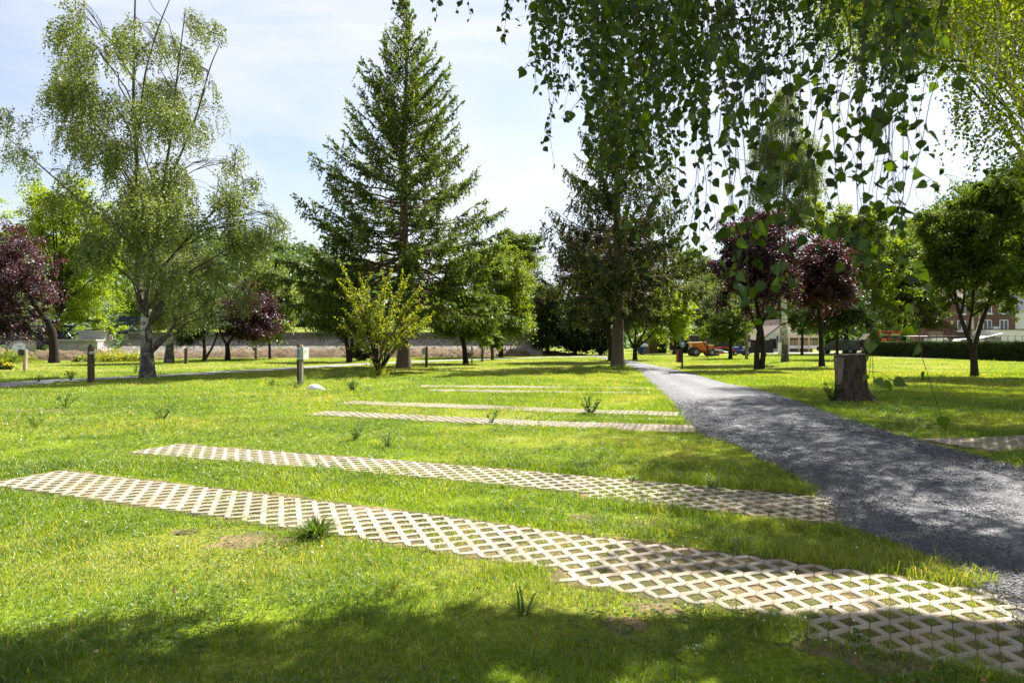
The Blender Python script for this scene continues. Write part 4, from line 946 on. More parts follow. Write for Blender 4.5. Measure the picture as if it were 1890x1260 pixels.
broadleaf('lime_tree', 'bright lime green tree rising behind the reddish plum', 'tree', 1560, 652, [(1500, 390, 44, 30), (1560, 420, 46, 34), (1610, 430, 40, 30), (1470, 400, 26, 30), (1590, 470, 54, 40), (1640, 450, 34, 30), (1640, 510, 36, 46), (1580, 530, 46, 50), (1610, 570, 40, 36), (1530, 470, 40, 46)], 'lime', 26000, .3, tr=9, fork=600, gap=.08)
broadleaf('maple_tree', 'broad mid green tree behind the hedge and red play frame', 'tree', 1668, 650, [(1640, 480, 50, 46), (1690, 470, 50, 50), (1710, 530, 44, 44), (1660, 540, 50, 44), (1720, 590, 36, 26), (1680, 585, 40, 26)], 'green', 20000, .3, tr=8, fork=600, gap=.12)
broadleaf('pine_tree', 'rough-barked pine with bare lower branches by the play frame', 'pine', 1634, 649, [(1620, 540, 26, 24), (1650, 550, 30, 24), (1640, 515, 36, 26)], 'willow', 7000, .26, [([(1634, 649), (1634, 600), (1636, 560), (1637, 520)], 4.5, 3), ([(1637, 600), (1652, 588), (1672, 578)], 1.4, .7), ([(1636, 590), (1650, 578), (1660, 570)], 1.2, .6)], barkm='bark', gap=.2)
broadleaf('garden_tree', 'light green garden tree left of the brick house', 'tree', 1705, 646, [(1690, 585, 24, 22), (1715, 580, 24, 24), (1700, 605, 28, 14)], 'pale', 7000, .3, tr=5, fork=615)
broadleaf('cherry_tree', 'dark spreading tree with Y-shaped trunk on the right lawn', 'tree', 1799, 693, [(1740, 390, 44, 34), (1800, 370, 48, 30), (1860, 390, 44, 34), (1720, 440, 38, 36), (1780, 430, 54, 40), (1850, 440, 54, 40), (1730, 490, 36, 30), (1800, 490, 60, 34), (1880, 490, 44, 34), (1750, 520, 34, 24), (1850, 525, 54, 24), (1900, 430, 40, 50), (1700, 395, 24, 26), (1845, 556, 46, 14), (1770, 552, 34, 14), (1890, 550, 34, 16), (1725, 335, 24, 14), (1750, 318, 20, 10), (1690, 345, 18, 14)], 'green', 31000, .12, [([(1799, 693), (1798, 660), (1797, 640)], 6.4, 5.6), ([(1797, 644), (1782, 610), (1768, 575), (1760, 540), (1752, 500)], 4.4, 2), ([(1798, 642), (1808, 600), (1822, 560), (1832, 520), (1842, 470)], 4.2, 1.8), ([(1772, 588), (1778, 550), (1780, 500)], 2.6, 1.2), ([(1764, 560), (1745, 530), (1725, 500)], 2, 1), ([(1826, 545), (1850, 510), (1870, 480)], 2, 1), ([(1786, 618), (1796, 570), (1800, 520)], 2.4, 1.2)], gap=.22)
broadleaf('birch_tree', 'slim birch trunk in front of the brick house behind the Y-shaped tree', 'birch', 1797, 655, [(1790, 520, 24, 26), (1815, 540, 24, 22), (1800, 560, 26, 16)], 'birch_leaf', 4000, .2, [([(1797, 655), (1796, 610), (1796, 560), (1800, 520)], 2.6, 1.2), ([(1797, 625), (1808, 590), (1812, 560)], 1.4, .8)], barkm='birch', gap=.2)
# trees further back that close the gaps
for i, (nm, lab, px, py, lobes, mt, n, ls) in enumerate([
    ('oak_tree', 'dark leafy tree on the bank behind the small weeping birch', 330, 646, [(340, 560, 50, 40), (300, 580, 40, 36), (380, 580, 36, 30), (250, 560, 44, 40)], 'green', 13000, .3),
    ('oak_tree', 'green bushy tree beyond the railing left of the tall spruce', 600, 644, [(590, 570, 30, 30), (620, 585, 30, 24), (560, 588, 22, 20)], 'green', 8000, .34),
    ('oak_tree', 'green bushy tree beyond the railing right of the tall spruce', 800, 644, [(790, 570, 30, 30), (830, 565, 34, 34), (760, 585, 26, 22), (860, 585, 24, 20)], 'lime', 9000, .34),
    ('oak_tree', 'green tree behind the drooping spruce and its purple neighbour', 1240, 646, [(1250, 480, 34, 34), (1280, 500, 36, 40), (1230, 530, 30, 30), (1310, 520, 28, 34)], 'green', 10000, .32),
    ('oak_tree', 'grey-green tree in the gap left of the large purple plum', 1318, 645, [(1310, 530, 28, 34), (1340, 520, 24, 30), (1290, 580, 24, 30)], 'willow', 8000, .34),
    ('oak_tree', 'green tree behind the white gable house', 1430, 643, [(1420, 560, 30, 30), (1450, 570, 26, 26), (1470, 540, 30, 34), (1395, 580, 24, 20)], 'lime', 9000, .34),
    ('oak_tree', 'big mid green tree at the right edge behind the white annex', 1895, 648, [(1880, 350, 36, 36), (1910, 390, 50, 50), (1890, 450, 44, 50), (1920, 500, 50, 60)], 'lime', 13000, .4)]):
    broadleaf(nm, lab, 'tree', px, py, lobes, mt, n, ls, tr=7, fork=lobes[0][1] + lobes[0][3], gap=.06)
# ------------------------------------------------------------------ overhanging birches on the right
def shade_ok(P, soft=.5):
    """where this point's sun shadow lands on the lawn; True where the photographed ground is shaded"""
    sx = P[:, 0] - P[:, 2] * TO_SUN[0] / TO_SUN[2]; sy = P[:, 1] - P[:, 2] * TO_SUN[1] / TO_SUN[2]
    wob = (fbm(sx, sy, 1.6, 500) - .5) * 2.0
    near = sy < 3.75 + wob * .55 + np.clip(sx - .9, 0, 3) * .14
    right = (sx > 1.7 + wob * .6 + np.clip((sy - 9) * .30, -1.5, 6)) & (sy > 4.6) & (sy < 19.5 + wob + (sx > 8) * 9) & (fbm(sx, sy * 1.8, 1.8, 520) > .42)
    return near | right
def ovate(P, A, Nn, L, W):
    """toothed birch leaf outline, folded along the midrib: two n-gons a leaf"""
    A = norm(A); S = norm(np.cross(A, Nn)); Nn = np.cross(S, A); n = len(P); L = L[:, None]; W = W[:, None]
    prof = [(.0, 0), (.05, .28), (.17, .46), (.34, .50), (.56, .37), (.80, .15)]
    pet = P; b0 = P + A * L * .28
    rows = [b0] + [b0 + A * L * t + S * W * w_ + Nn * W * (w_ * .35) - Nn * L * .12 * t * t for t, w_ in prof[1:]] + [b0 + A * L - Nn * L * .12] + [b0 + A * L * t - S * W * w_ + Nn * W * (w_ * .35) - Nn * L * .12 * t * t for t, w_ in prof[1:][::-1]]
    pv = S * .0012
    rows += [P - pv, P + pv, b0 + pv, b0 - pv]
    V = np.stack(rows, 1); m = V.shape[1]; k = len(prof)
    i = np.arange(n)[:, None] * m
    f1 = i + np.array([list(range(0, k + 1))]); f2 = i + np.array([[0] + list(range(k, 2 * k))])
    pt = i + np.array([[m - 4, m - 3, m - 2, m - 1]])
    return V.reshape(-1, 3), [np.concatenate([f1, f2]), pt]

Rb = empty('birch_tree', (8.6, 6.2, float(gz(8.6, 6.2)) - .02), 0, 'overhanging birch whose leafy twigs hang across the top right of the view', 'birch', None)
O = np.array([8.6, 6.2, 0.0]); tb = TB()
tb.add(np.array([[0, 0, -.1], [0, 0, .5], [.05, .05, 2], [0, .1, 4.5], [-.1, 0, 7], [0, 0, 9.5], [.1, 0, 13]]), [.30, .24, .21, .18, .14, .10, .03], 14)
limbs_b = []
for (x0, z0, tx, ty, tz) in [(0, 5.0, -8.6, 1.2, 6.3), (0, 5.6, -7.2, .2, 6.6), (0, 6.2, -6.0, -.8, 7.0), (0, 5.2, -5.5, 2.0, 6.4), (0, 6.8, -8.0, 2.0, 7.6), (0, 5.0, -4.5, -2.2, 5.9), (0, 5.8, -7.6, -.9, 6.2), (0, 4.8, -3.6, 1.0, 5.8), (0, 7.2, -3.0, -3.6, 7.4), (0, 7.5, 2.5, 2, 9), (0, 8.2, 2, -2, 10), (0, 6, 3, 0, 7), (0, 5.4, -2.5, 3.0, 6.6), (0, 5.8, -1.0, 4.2, 7.2), (0, 5.0, -3.5, 2.2, 6.0), (0, 5.6, .5, 3.4, 7.0), (0, 6.4, -1.8, 5.2, 8.2)]:  # last limbs added above the frame to dapple the path with shade
    P = curve(np.array([x0, 0, z0]), np.array([tx, ty, tz]), (0, 0, .9), 14, .06); tb.add(P, np.linspace(.085, .012, 14), 7); limbs_b.append(P + O)
tb.build('trunk', M['birch'], Rb)
LB = np.concatenate([l[3:] for l in limbs_b])
# strands: lower ends read off the photograph, at their own distances
# (low end limit as a function of photo x)
lim_x = [700, 735, 760, 800, 870, 925, 965, 1000, 1015, 1040, 1080, 1120, 1180, 1240, 1300, 1350, 1400, 1450, 1500, 1560, 1620, 1680, 1740, 1800, 1890]
lim_y = [-60, 30, -10, 45, 30, 65, 110, 250, 210, 140, 250, 320, 345, 330, 290, 270, 250, 240, 230, 250, 250, 190, 120, 60, 40]
SP, SA_, SN_, SL_, TW = [], [], [], [], TB()
def strand(px, py, dist, n_lf=None, ls=None, sway=.13, top=None, full=1.0):
    end = wp(px, py, dist); zt = top if top else max(end[2] + .5, 1.6 + .5 * dist + rng.uniform(.15, 1.3))
    ln = zt - end[2]; m = max(int(ln / .12), 5); t = np.linspace(0, 1, m)[:, None]
    st = end + np.array([rng.normal() * sway, rng.normal() * sway, ln])
    P = end * t + st * (1 - t) + np.array([rng.normal(), rng.normal(), 0]) * .05 * np.sin(t * PI) * ln ** .5
    P[1:-1] += rng.normal(size=(m - 2, 3)) * .008
    TW.add(P, np.linspace(.0020, .0009, m), 4)
    # short side shoots carry most leaves
    step = .036; k = int(ln / step); f = np.linspace(.02, 1, k) + rng.normal(size=k) * .004; f = np.clip(f, 0, 1); f = f[rng.random(k) < full * (.60 + .4 * vnoise(f[:k] * ln, f[:k] * 0 + px, .25, 8))]
    q = np.stack([np.interp(f[:, 0] if f.ndim > 1 else f, t[:, 0], P[:, i]) for i in range(3)], 1); k = len(q)
    A = norm(runit(k) * np.array([1, 1, .35]) * .9 + np.array([0, 0, -.75])); Nn = norm(runit(k) + np.array([0, 0, .25]))
    SP.append(q); SA_.append(A); SN_.append(Nn); SL_.append((ls or .044) * rng.uniform(.6, 1.3, k))
    ns = int(ln * 4.0 * full)
    for _ in range(ns):
        f0 = rng.random(); p0 = np.array([np.interp(f0, t[:, 0], P[:, i]) for i in range(3)])
        l2 = rng.uniform(.06, .24); d_ = norm(rng.normal(size=3) * np.array([1, 1, .2]) + np.array([0, 0, -.9])); p1 = p0 + d_ * l2
        TW.add(np.stack([p0, (p0 + p1) / 2 + [0, 0, .01], p1]), [.0012, .001, .0008], 3)
        kk = int(l2 / .042) + 1; fq = rng.random(kk); qq = p0 + d_ * l2 * fq[:, None]
        SP.append(qq); SA_.append(norm(runit(kk) * .8 + np.array([0, 0, -.8]))); SN_.append(runit(kk)); SL_.append((ls or .044) * rng.uniform(.6, 1.25, kk))
npick = 0
# dense middle curtain
for _ in range(270):
    px = rng.choice([rng.uniform(985, 1260), rng.uniform(985, 1260), rng.uniform(1240, 1720), rng.uniform(1000, 1420)]); lim = np.interp(px, lim_x, lim_y)
    dist = rng.uniform(3.0, 6.8); r = rng.random() ** 1.15
    py = lim * (1 - r) + (-30) * r + rng.normal() * 15
    if dist < 4 and py < 60: dist = rng.uniform(4.2, 7)
    strand(px, py, dist)
# loose low strands, nearer the camera
for px, py, dist in [(1022, 298, 3.6), (1016, 250, 3.9), (1040, 205, 4.2), (1060, 120, 4.2), (1085, 330, 3.6), (1105, 345, 4.5), (1130, 400, 3.4), (1165, 380, 3.8), (1190, 470, 3.0), (1215, 420, 3.5), (1250, 440, 2.9), (1290, 500, 2.6), (1325, 455, 3.2), (1350, 330, 2.9), (1358, 560, 2.0), (1378, 470, 2.7), (1395, 590, 1.85), (1420, 520, 2.0), (1440, 600, 1.9), (1452, 470, 2.4), (1480, 400, 2.6), (1505, 360, 2.9), (1530, 390, 2.4), (1560, 505, 2.0), (1560, 300, 2.8), (1600, 430, 2.5), (1612, 700, 1.75), (1625, 350, 2.6), (1650, 430, 2.2), (1668, 470, 1.9), (1690, 300, 2.4), (1710, 285, 2.9), (1735, 762, 1.75), (1640, 300, 3.1), (1585, 260, 3.2), (736, 40, 5.5), (722, 20, 5.2), (805, 40, 5.0), (925, 50, 4.4), (868, 34, 5.2), (930, 62, 4.3), (975, 95, 4.3), (1605, 690, 2.0), (1340, 520, 2.2), (1240, 400, 2.6), (1150, 330, 3.0), (1330, 560, 2.1), (1352, 590, 2.3), (1366, 520, 1.9), (1384, 540, 2.4), (1408, 585, 2.2), (1428, 560, 1.8), (1446, 540, 2.6), (1470, 500, 2.2), (1400, 430, 1.9), (1300, 420, 2.3), (1570, 560, 1.9), (1585, 480, 2.1), (1600, 600, 2.2), (1555, 440, 1.9), (1640, 450, 1.8), (1655, 400, 1.9), (1625, 500, 2.0), (1200, 500, 2.6), (1265, 470, 2.4), (1225, 350, 2.4), (1180, 300, 2.5), (1450, 300, 2.0), (1490, 350, 2.1), (1540, 330, 2.0), (1630, 250, 1.9), (1690, 250, 2.0)]:
    strand(px, py, dist, sway=.12, ls=.037 if dist < 2.5 else None, full=.5 if px > 1590 and dist < 2.1 else (.45 if dist < 2.5 else .75))
tw_ = TW.build('hanging_twigs', M['twig'], Rb); tw_.location = tuple(-np.array(Rb.location))
P = np.concatenate(SP); A = np.concatenate(SA_); Nn = np.concatenate(SN_); L = np.concatenate(SL_)
sx = P[:, 0] - P[:, 2] * TO_SUN[0] / TO_SUN[2]; sy = P[:, 1] - P[:, 2] * TO_SUN[1] / TO_SUN[2]
scr_y = HOR - (P[:, 2] - CAMH) / P[:, 1] * F
k = (scr_y > -40) | shade_ok(P)          # above the view strands keep only leaves that shape the ground shade
P, A, Nn, L = P[k], A[k], Nn[k], L[k]
V, Fl = ovate(P, A, Nn, L, L * .82)
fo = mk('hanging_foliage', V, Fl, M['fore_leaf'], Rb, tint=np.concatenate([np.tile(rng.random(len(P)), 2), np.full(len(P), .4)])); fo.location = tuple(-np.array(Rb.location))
# canopy added above the view, its leaves kept only where shade should fall
n = 420000
c = LB[rng.integers(0, len(LB), n)] + rng.normal(size=(n, 3)) * np.array([.75, .75, .55]) + np.array([0, 0, .25])
top_y = HOR - (c[:, 2] - CAMH) / np.maximum(c[:, 1], .3) * F
sx = c[:, 0] - c[:, 2] * TO_SUN[0] / TO_SUN[2]; sy = c[:, 1] - c[:, 2] * TO_SUN[1] / TO_SUN[2]; br_ = fbm(sx, sy, .75, 700)
k = (shade_ok(c)) & ((br_ > .36) | (rng.random(n) < .15)) & ((top_y < -25) | (c[:, 1] < .3) | (c[:, 0] > .8 * c[:, 1] + .3)); c = c[k][:170000]; n = len(c)
V, Q = leaf_geo(c, norm(runit(n) + np.array([0, 0, -.5])), runit(n), .095 * rng.uniform(.7, 1.3, n), .08 * rng.uniform(.7, 1.3, n))
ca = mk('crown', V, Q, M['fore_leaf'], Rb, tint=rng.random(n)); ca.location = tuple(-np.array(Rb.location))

# second birch, further along on the right; its trunk stands outside the picture
X2, Y2 = 16.5, 19.0
R2 = empty('birch_tree', (X2, Y2, float(gz(X2, Y2)) - .02), 0, 'leafy birch crown filling the upper right corner', 'birch', None)
O2 = np.array([X2, Y2, 0.]); tb = TB()
tb.add(np.array([[0, 0, -.1], [0, 0, .6], [0, .1, 4], [-.1, 0, 8], [0, 0, 12], [0, 0, 17]]), [.38, .30, .25, .19, .11, .03], 14)
L3 = []
for lx, ly, lr, d_ in [(1790, 60, 110, 13), (1860, 130, 110, 13.5), (1740, -40, 120, 14.5), (1840, 220, 70, 13), (1900, 200, 90, 12), (1800, 150, 70, 14), (1750, 40, 70, 12), (1720, 90, 50, 13.5), (1870, 20, 120, 15), (1600, -80, 110, 15.5), (1500, -90, 120, 16), (1960, 90, 120, 14), (1980, 240, 80, 13), (1880, 285, 36, 12.6), (1690, -20, 80, 16), (2100, 50, 140, 14.5), (1640, -110, 90, 13), (1860, -120, 150, 15), (2150, 250, 100, 13)] + [(12, 19, 11.5, -2.2), (15, 22, 13, -2.5), (18, 24, 13.6, -2.5), (10, 17, 10.4, -2.0), (8, 14, 9.2, -1.8), (14, 26, 15, -2.4), (19, 28, 16, -2.6), (21, 23, 13, -2.6), (9.5, 20, 12.2, -2.0), (13, 15, 9.8, -2), (16, 19, 12, -2.2), (19, 22, 13.5, -2.2), (21, 26, 15, -2.4), (22, 21, 12.5, -2.4), (24, 25, 14.5, -2.4), (16, 16, 9.8, -1.8)]:  # second list: lobes added above the frame to shade path and lawn
    if d_ < 0: cc = np.array([lx, ly, lr]) - O2; rr = -d_
    else: cc = wp(lx, ly, d_) - O2; rr = lr * d_ / F
    L3.append((cc, rr))
    z0 = max(cc[2] - 1.5 - .25 * np.linalg.norm(cc[:2]), 2.8); p0 = np.array([0, 0.05, z0]); P = curve(p0, cc, (0, 0, .5), 8, .08); tb.add(P, np.linspace(.07, .015, 8), 6)
    for _ in range(5):
        q = cc + runit(1)[0] * rr * .8; tb.add(curve(P[rng.integers(4, 8)], q, (0, 0, .15), 4, .04), [.014, .01, .007, .004], 4)
tb.build('trunk', M['birch'], R2)
vol = np.array([r ** 2.2 * (1 if q < 19 else 3.0) for q, (_, r) in enumerate(L3)]); ns = 22000; pk = rng.choice(len(L3), ns, p=vol / vol.sum()); Cc = np.array([c for c, _ in L3])[pk]; Rr = np.array([r for _, r in L3])[pk]
st = Cc + runit(ns) * (Rr * rng.random(ns) ** .4)[:, None] + np.array([0, 0, .25]); ln = rng.uniform(.25, 1.1, ns); q_ = fbm(st[:, 0] + st[:, 1] * .5, st[:, 2] - st[:, 1] * .4, .9, 610); k_ = q_ > np.quantile(q_, .30); st, ln, ns = st[k_], ln[k_], k_.sum(); step = .05; m = int(1.1 / step) + 1; tt = np.arange(m)[None] * step; ok = tt < ln[:, None]
sw = rng.normal(size=(ns, 3)) * .18; sw[:, 2] = 0
P = st[:, None, :] + sw[:, None, :] * (tt / ln[:, None])[..., None] - np.array([0, 0, 1.]) * tt[..., None] + rng.normal(size=(ns, m, 3)) * .03; P = P[ok]; ct = np.repeat(rng.random(ns)[:, None], m, 1)[ok]
k = shade_ok(P + O2) | (rng.random(len(P)) < .55); P = P[k]; ct = ct[k]; n = len(P)  # leaves thinned by where their shadow lands
V, Q = leaf_geo(P, norm(runit(n) * .8 + np.array([0, 0, -.8])), runit(n), .078 * rng.uniform(.65, 1.3, n), .064 * rng.uniform(.7, 1.3, n))
M['right_birch'] = leaf_mat('yellowish_birch_foliage', (.05, .085, .01), (.20, .25, .025), .52, (1.7, 1.6, .3), .02)
mk('crown', V, Q, M['right_birch'], R2, tint=np.clip(ct * .5 + rng.random(n) * .5, 0, 1))

# third crown, a tall birch added beyond the right edge to shade the lawn
R3 = empty('birch_tree', (31.0, 31.0, 0), 0, 'tall birch added beyond the right edge so its high crown shades the right lawn', 'birch', None); O3 = np.array([31., 31., 0]); tb = TB()
tb.add(np.array([[0, 0, -.1], [0, 0, .6], [0, .1, 6], [-.1, 0, 12], [0, 0, 18], [0, 0, 22]]), [.40, .32, .26, .2, .11, .03], 12); PP = []
for x_, y_, z_, r_ in [(23, 30, 17.6, 2.6), (20, 31, 18.2, 2.4), (26, 30, 17.5, 2.8), (28, 36, 20.5, 2.8), (24, 37, 21, 2.6), (29, 33, 18.5, 3), (22, 33.5, 19.3, 2.5), (19, 35, 20.2, 2.3), (31, 31, 20, 3.2), (34, 33, 18, 3.2), (33, 28, 16, 3), (28, 28, 17, 2.6), (17, 29.5, 17.6, 2)]:
    cc = np.array([x_, y_, z_]) - O3; l_ = np.linalg.norm(cc[:2]); tb.add(curve(np.array([0, .1, max(z_ - 3 - .5 * l_, 6)]), cc, (0, 0, .6), 8, .1), np.linspace(.09, .015, 8), 6)
    PP.append(cc + runit(5000) * (r_ * rng.random(5000) ** .45)[:, None])
PP = np.concatenate(PP); q_ = fbm(PP[:, 0] + PP[:, 1] * .5, PP[:, 2] - PP[:, 1] * .4, 1.0, 640); PP = PP[q_ > np.quantile(q_, .28)]; n = len(PP)
tb.build('trunk', M['birch'], R3); V, Q = leaf_geo(PP, norm(runit(n) + np.array([0, 0, -.6])), runit(n), .17 * rng.uniform(.6, 1.3, n), .13 * rng.uniform(.7, 1.3, n)); mk('crown', V, Q, M['right_birch'], R3, tint=rng.random(n))
# ------------------------------------------------------------------ hills, bank, walls
def hill():
    px = np.array([-1500, -600, -200, 100, 300, 450, 545, 640, 760, 900, 1050, 1200, 1400, 1560, 1700, 1800, 1890, 2100, 2600, 3600], float)
    ty = np.array([430, 420, 425, 432, 440, 456, 480, 505, 545, 575, 580, 560, 520, 480, 420, 360, 305, 250, 230, 300], float)
    n = 260; X = np.interp(np.linspace(0, 1, n), np.linspace(0, 1, len(px)), px); T = np.interp(X, px, ty)
    rows = []
    for f in np.linspace(0, 1, 26):
        d = 150 + 170 * f; e = f ** 1.2
        zt = CAMH + (HOR - T) / F * 320
        x = (X - 945) / F * d * 1.0; z = zt * e * (1 - .12 * (1 - f)) - 2 * (1 - f) + (fbm(x, x * 0 + d, 60, 77) - .5) * 7 * e
        rows.append(np.stack([x, np.full(n, d), z], 1))
    for d, k in ((420, .85), (700, .3)): rows.append(np.stack([(X - 945) / F * d, np.full(n, d), rows[25][:, 2] * k], 1))
    m = len(rows); V = np.stack(rows).reshape(-1, 3); i = (np.arange(m - 1)[:, None] * n + np.arange(n - 1)[None]).ravel()
    o = mk('hill', V, np.stack([i, i + 1, i + n + 1, i + n], 1), solid('hill_floor', (.05, .085, .02), 1, var=.4, scale=.08), smooth=True)
    tag(o, 'wooded hillside closing the valley behind the trees', 'hill', kind='structure')
    # woodland canopy
    G = np.stack(rows[:26]); k = 5200
    a = rng.random(k) * 25; b = rng.random(k) * (n - 1)
    w1 = (X[b.astype(int)] > 250) & (X[b.astype(int)] < 720) | (X[b.astype(int)] > 1380) & (X[b.astype(int)] < 2050) | (rng.random(k) < .22)
    a, b = a[w1], b[w1]; ai, bi = a.astype(int), b.astype(int)
    c = G[ai, bi] + (G[np.minimum(ai + 1, 25), bi] - G[ai, bi]) * (a - ai)[:, None]
    k = len(c); r = rng.uniform(3.0, 6.5, k); c[:, 2] += r * .7
    per = 60; u = runit(k * per).reshape(k, per, 3); u[..., 2] = np.abs(u[..., 2]) * 1.1 - .25
    Pp = (c[:, None] + u * (r * rng.uniform(.8, 1.1, k))[:, None, None]).reshape(-1, 3); dr = u.reshape(-1, 3); ct = np.repeat(rng.random(k), per)
    A = norm(np.cross(dr, runit(len(dr)))); L = rng.uniform(.9, 2.0, len(dr))
    V, Q = leaf_geo(Pp, A, norm(dr + runit(len(dr)) * .6), L, L * .8)
    f = mk('far_wood', V, Q, leaf_mat('hill_wood', (.035, .07, .018), (.13, .19, .05), .35, (1.3, 1.3, .5)), tint=np.clip(ct * .6 + rng.random(len(dr)) * .4, 0, 1))
    tag(f, 'dense green wood covering the far hillside', 'wood', kind='stuff')
hill()
M['wall_stone'] = stone_mat('grey_wall_stone', [(.08, .075, .068), (.15, .14, .125), (.11, .10, .09), (.19, .175, .155)], 3.2)
M['slope_stone'] = stone_mat('pitched_slope_stone', [(.15, .135, .115), (.25, .225, .195), (.19, .17, .145), (.31, .28, .245)], 2.6, (1, 1, 1.3), (.17, .14, .11))
M['ashlar'] = brick_mat('grey_ashlar', (.27, .265, .26), (.35, .34, .33), (.17, .165, .16), 1.0, 1.1, .45)
M['cap_stone'] = solid('cap_stone', (.36, .34, .31), .85, var=.25, scale=2, bump=.3)
M['steel'] = solid('galvanised_steel', (.20, .21, .22), .5, .4, .1)
M['navy'] = solid('navy_paint', (.012, .022, .075), .45, 0, .25)
M['black'] = solid('black_paint', (.010, .010, .012), .45, 0, .2)
M['white'] = solid('white_render', (.72, .72, .70), .8, 0, .06, 1.5)
M['white_paint'] = solid('white_paint', (.78, .78, .76), .5, 0, .04)
M['cream'] = solid('cream_paint', (.66, .56, .36), .6, 0, .08)
M['orange'] = solid('orange_paint', (.45, .105, .018), .45, 0, .2, 3)
M['red'] = solid('red_paint', (.42, .02, .025), .45, 0, .2, 3)
M['rubber'] = solid('rubber', (.018, .018, .018), .85, 0, .2)
M['glass'] = solid('dark_glass', (.02, .025, .03), .08, 0, .1, 1, spec=.8)
M['wood'] = bark('weathered_wood', (.10, .075, .05), (.28, .22, .16), (5, 5, .6), .5, .02)
M['wood_dark'] = bark('dark_timber', (.035, .025, .018), (.12, .088, .06), (5, 5, .6), .6, .02)
M['wood_pale'] = bark('pale_timber', (.24, .19, .13), (.42, .35, .26), (5, 5, .6), .4, .02)
M['grey_box'] = solid('grey_plastic', (.30, .32, .31), .5, 0, .06)
M['roof_tile'] = brick_mat('brown_roof_tiles', (.075, .048, .036), (.11, .072, .054), (.04, .028, .022), 1.0, .3, .25)
M['roof_pale'] = solid('pale_roof', (.42, .41, .40), .8, 0, .1)
M['brick'] = brick_mat('red_brick', (.13, .05, .034), (.18, .075, .05), (.16, .13, .11))
M['dirt'] = None

# terrain beyond the wall: a raised grass bank carrying the railing
a = gp(235, 660); DW = 78.0
wx0 = (235 - 945) / F * DW; wx1 = (1000 - 945) / F * DW
V = []
for x in (wx0, wx0 + 20, wx1 - 3): V += [(x, DW + .6, 2.55), (x, DW + 5, 2.8), (x, DW + 13, 3.5), (x, DW + 40, 3.6), (x, DW + 60, 3.0)]
Vb = np.array(V); i = (np.arange(2)[:, None] * 5 + np.arange(4)[None]).ravel()
o = mk('embankment', Vb, np.stack([i, i + 5, i + 6, i + 1], 1), M['turf'], tint=np.full(15, .55)); tag(o, 'raised grassy bank behind the railing and stone wall', 'bank', kind='structure')
# the wall: sloping revetment below, upright parapet above
Rw = empty('stone_wall', ((wx0 + wx1) / 2, DW, 0), 0, 'long two-tier stone retaining wall beyond the earth bank', 'stone wall'); hw = (wx1 - wx0) / 2
mb = MB(); mb.prism([(-2.6, -.1), (.2, 1.86), (.5, 1.86), (.5, -.1)], -hw, hw, 'x'); mb.build('revetment', M['slope_stone'], Rw)
mb = MB(); mb.box((0, .42, 2.22), (2 * hw - .02, .44, .72)); mb.build('parapet', M['wall_stone'], Rw)
mb = MB(); mb.box((0, .42, 2.63), (2 * hw + .02, .56, .09)); mb.build('coping', M['cap_stone'], Rw)
Rr = empty('railing', ((480 - 945) / F * DW, DW + 1.0, 2.55), 0, 'thin grey steel railing along the top of the stone wall', 'railing')
lenr = (925 - 480) / F * DW; mb = MB()
for z in (.92, .5): mb.tube([(0, 0, z), (lenr, 0, z)], .028, 6)
mb.build('rail', M['steel'], Rr)
for k in range(18): MB().tube([(k * lenr / 17, 0, -.05), (k * lenr / 17, 0, .95)], .03, 6).build('post', M['steel'], Rr)
# earth bank: lumpy ridge of dug soil
def earth_bank(name, pts, h, wd, label, seed):
    P = smooth2(np.array([gp(*p) for p in pts]), 2); P = resample(P, 260, 0); Nn = np.gradient(P, axis=0); Nn = norm(np.stack([-Nn[:, 1], Nn[:, 0]], 1))
    m = 15; t = np.linspace(-1, 1, m); hh = np.interp(np.linspace(0, 1, 260), np.linspace(0, 1, len(h)), h)
    X = P[:, None, 0] + Nn[:, None, 0] * t * wd; Y = P[:, None, 1] + Nn[:, None, 1] * t * wd
    z = (1 - t ** 2)[None] ** .8 * hh[:, None] * (.55 + .9 * fbm(X.ravel() + seed, Y.ravel(), .9, 31).reshape(X.shape)) - .02
    z += (1 - np.abs(t))[None] * .35 * (vnoise(X.ravel(), Y.ravel(), .33, 36).reshape(X.shape) - .5)
    i = (np.arange(259)[:, None] * m + np.arange(m - 1)[None]).ravel()
    o = mk(name, np.stack([X, Y, z], -1).reshape(-1, 3), np.stack([i, i + 1, i + m + 1, i + m], 1), M['earth'], smooth=True)
    tag(o, label, 'earth bank', kind='structure')
m_, nt_, out_ = new_mat('dug_earth')
tc_ = N(nt_, 'TexCoord'); n_ = N(nt_, 'TexNoise', Scale=2.2, Detail=9, Roughness=.72); nt_.links.new(tc_.outputs['Object'], n_.inputs['Vector'])
r_ = ramp(nt_, n_.outputs[0], [(.36, (.03, .018, .009)), (.5, (.105, .068, .033)), (.72, (.20, .14, .078))]); b_ = N(nt_, 'BsdfPrincipled', Roughness=1)
bp_ = N(nt_, 'Bump', Strength=1, Distance=.25); nt_.links.new(n_.outputs[0], bp_.inputs['Height']); nt_.links.new(bp_.outputs[0], b_.inputs['Normal'])
nt_.links.new(r_.outputs[0], b_.inputs['Base Color']); nt_.links.new(b_.outputs[0], out_.inputs[0]); M['earth'] = m_
earth_bank('earth_bank', [(290, 661), (420, 660), (560, 659), (700, 659), (860, 658), (960, 656), (1040, 655), (1085, 655)], [.5, .75, .85, .85, .8, .75, .6, .05], 2.2, 'long ridge of freshly dug brown earth before the stone wall', 0)
earth_bank('earth_bank', [(-60, 667), (60, 664), (150, 664), (225, 663), (285, 664)], [.9, .8, .85, .6, .15], 2.0, 'short heap of brown earth among weeds on the far left', 50)

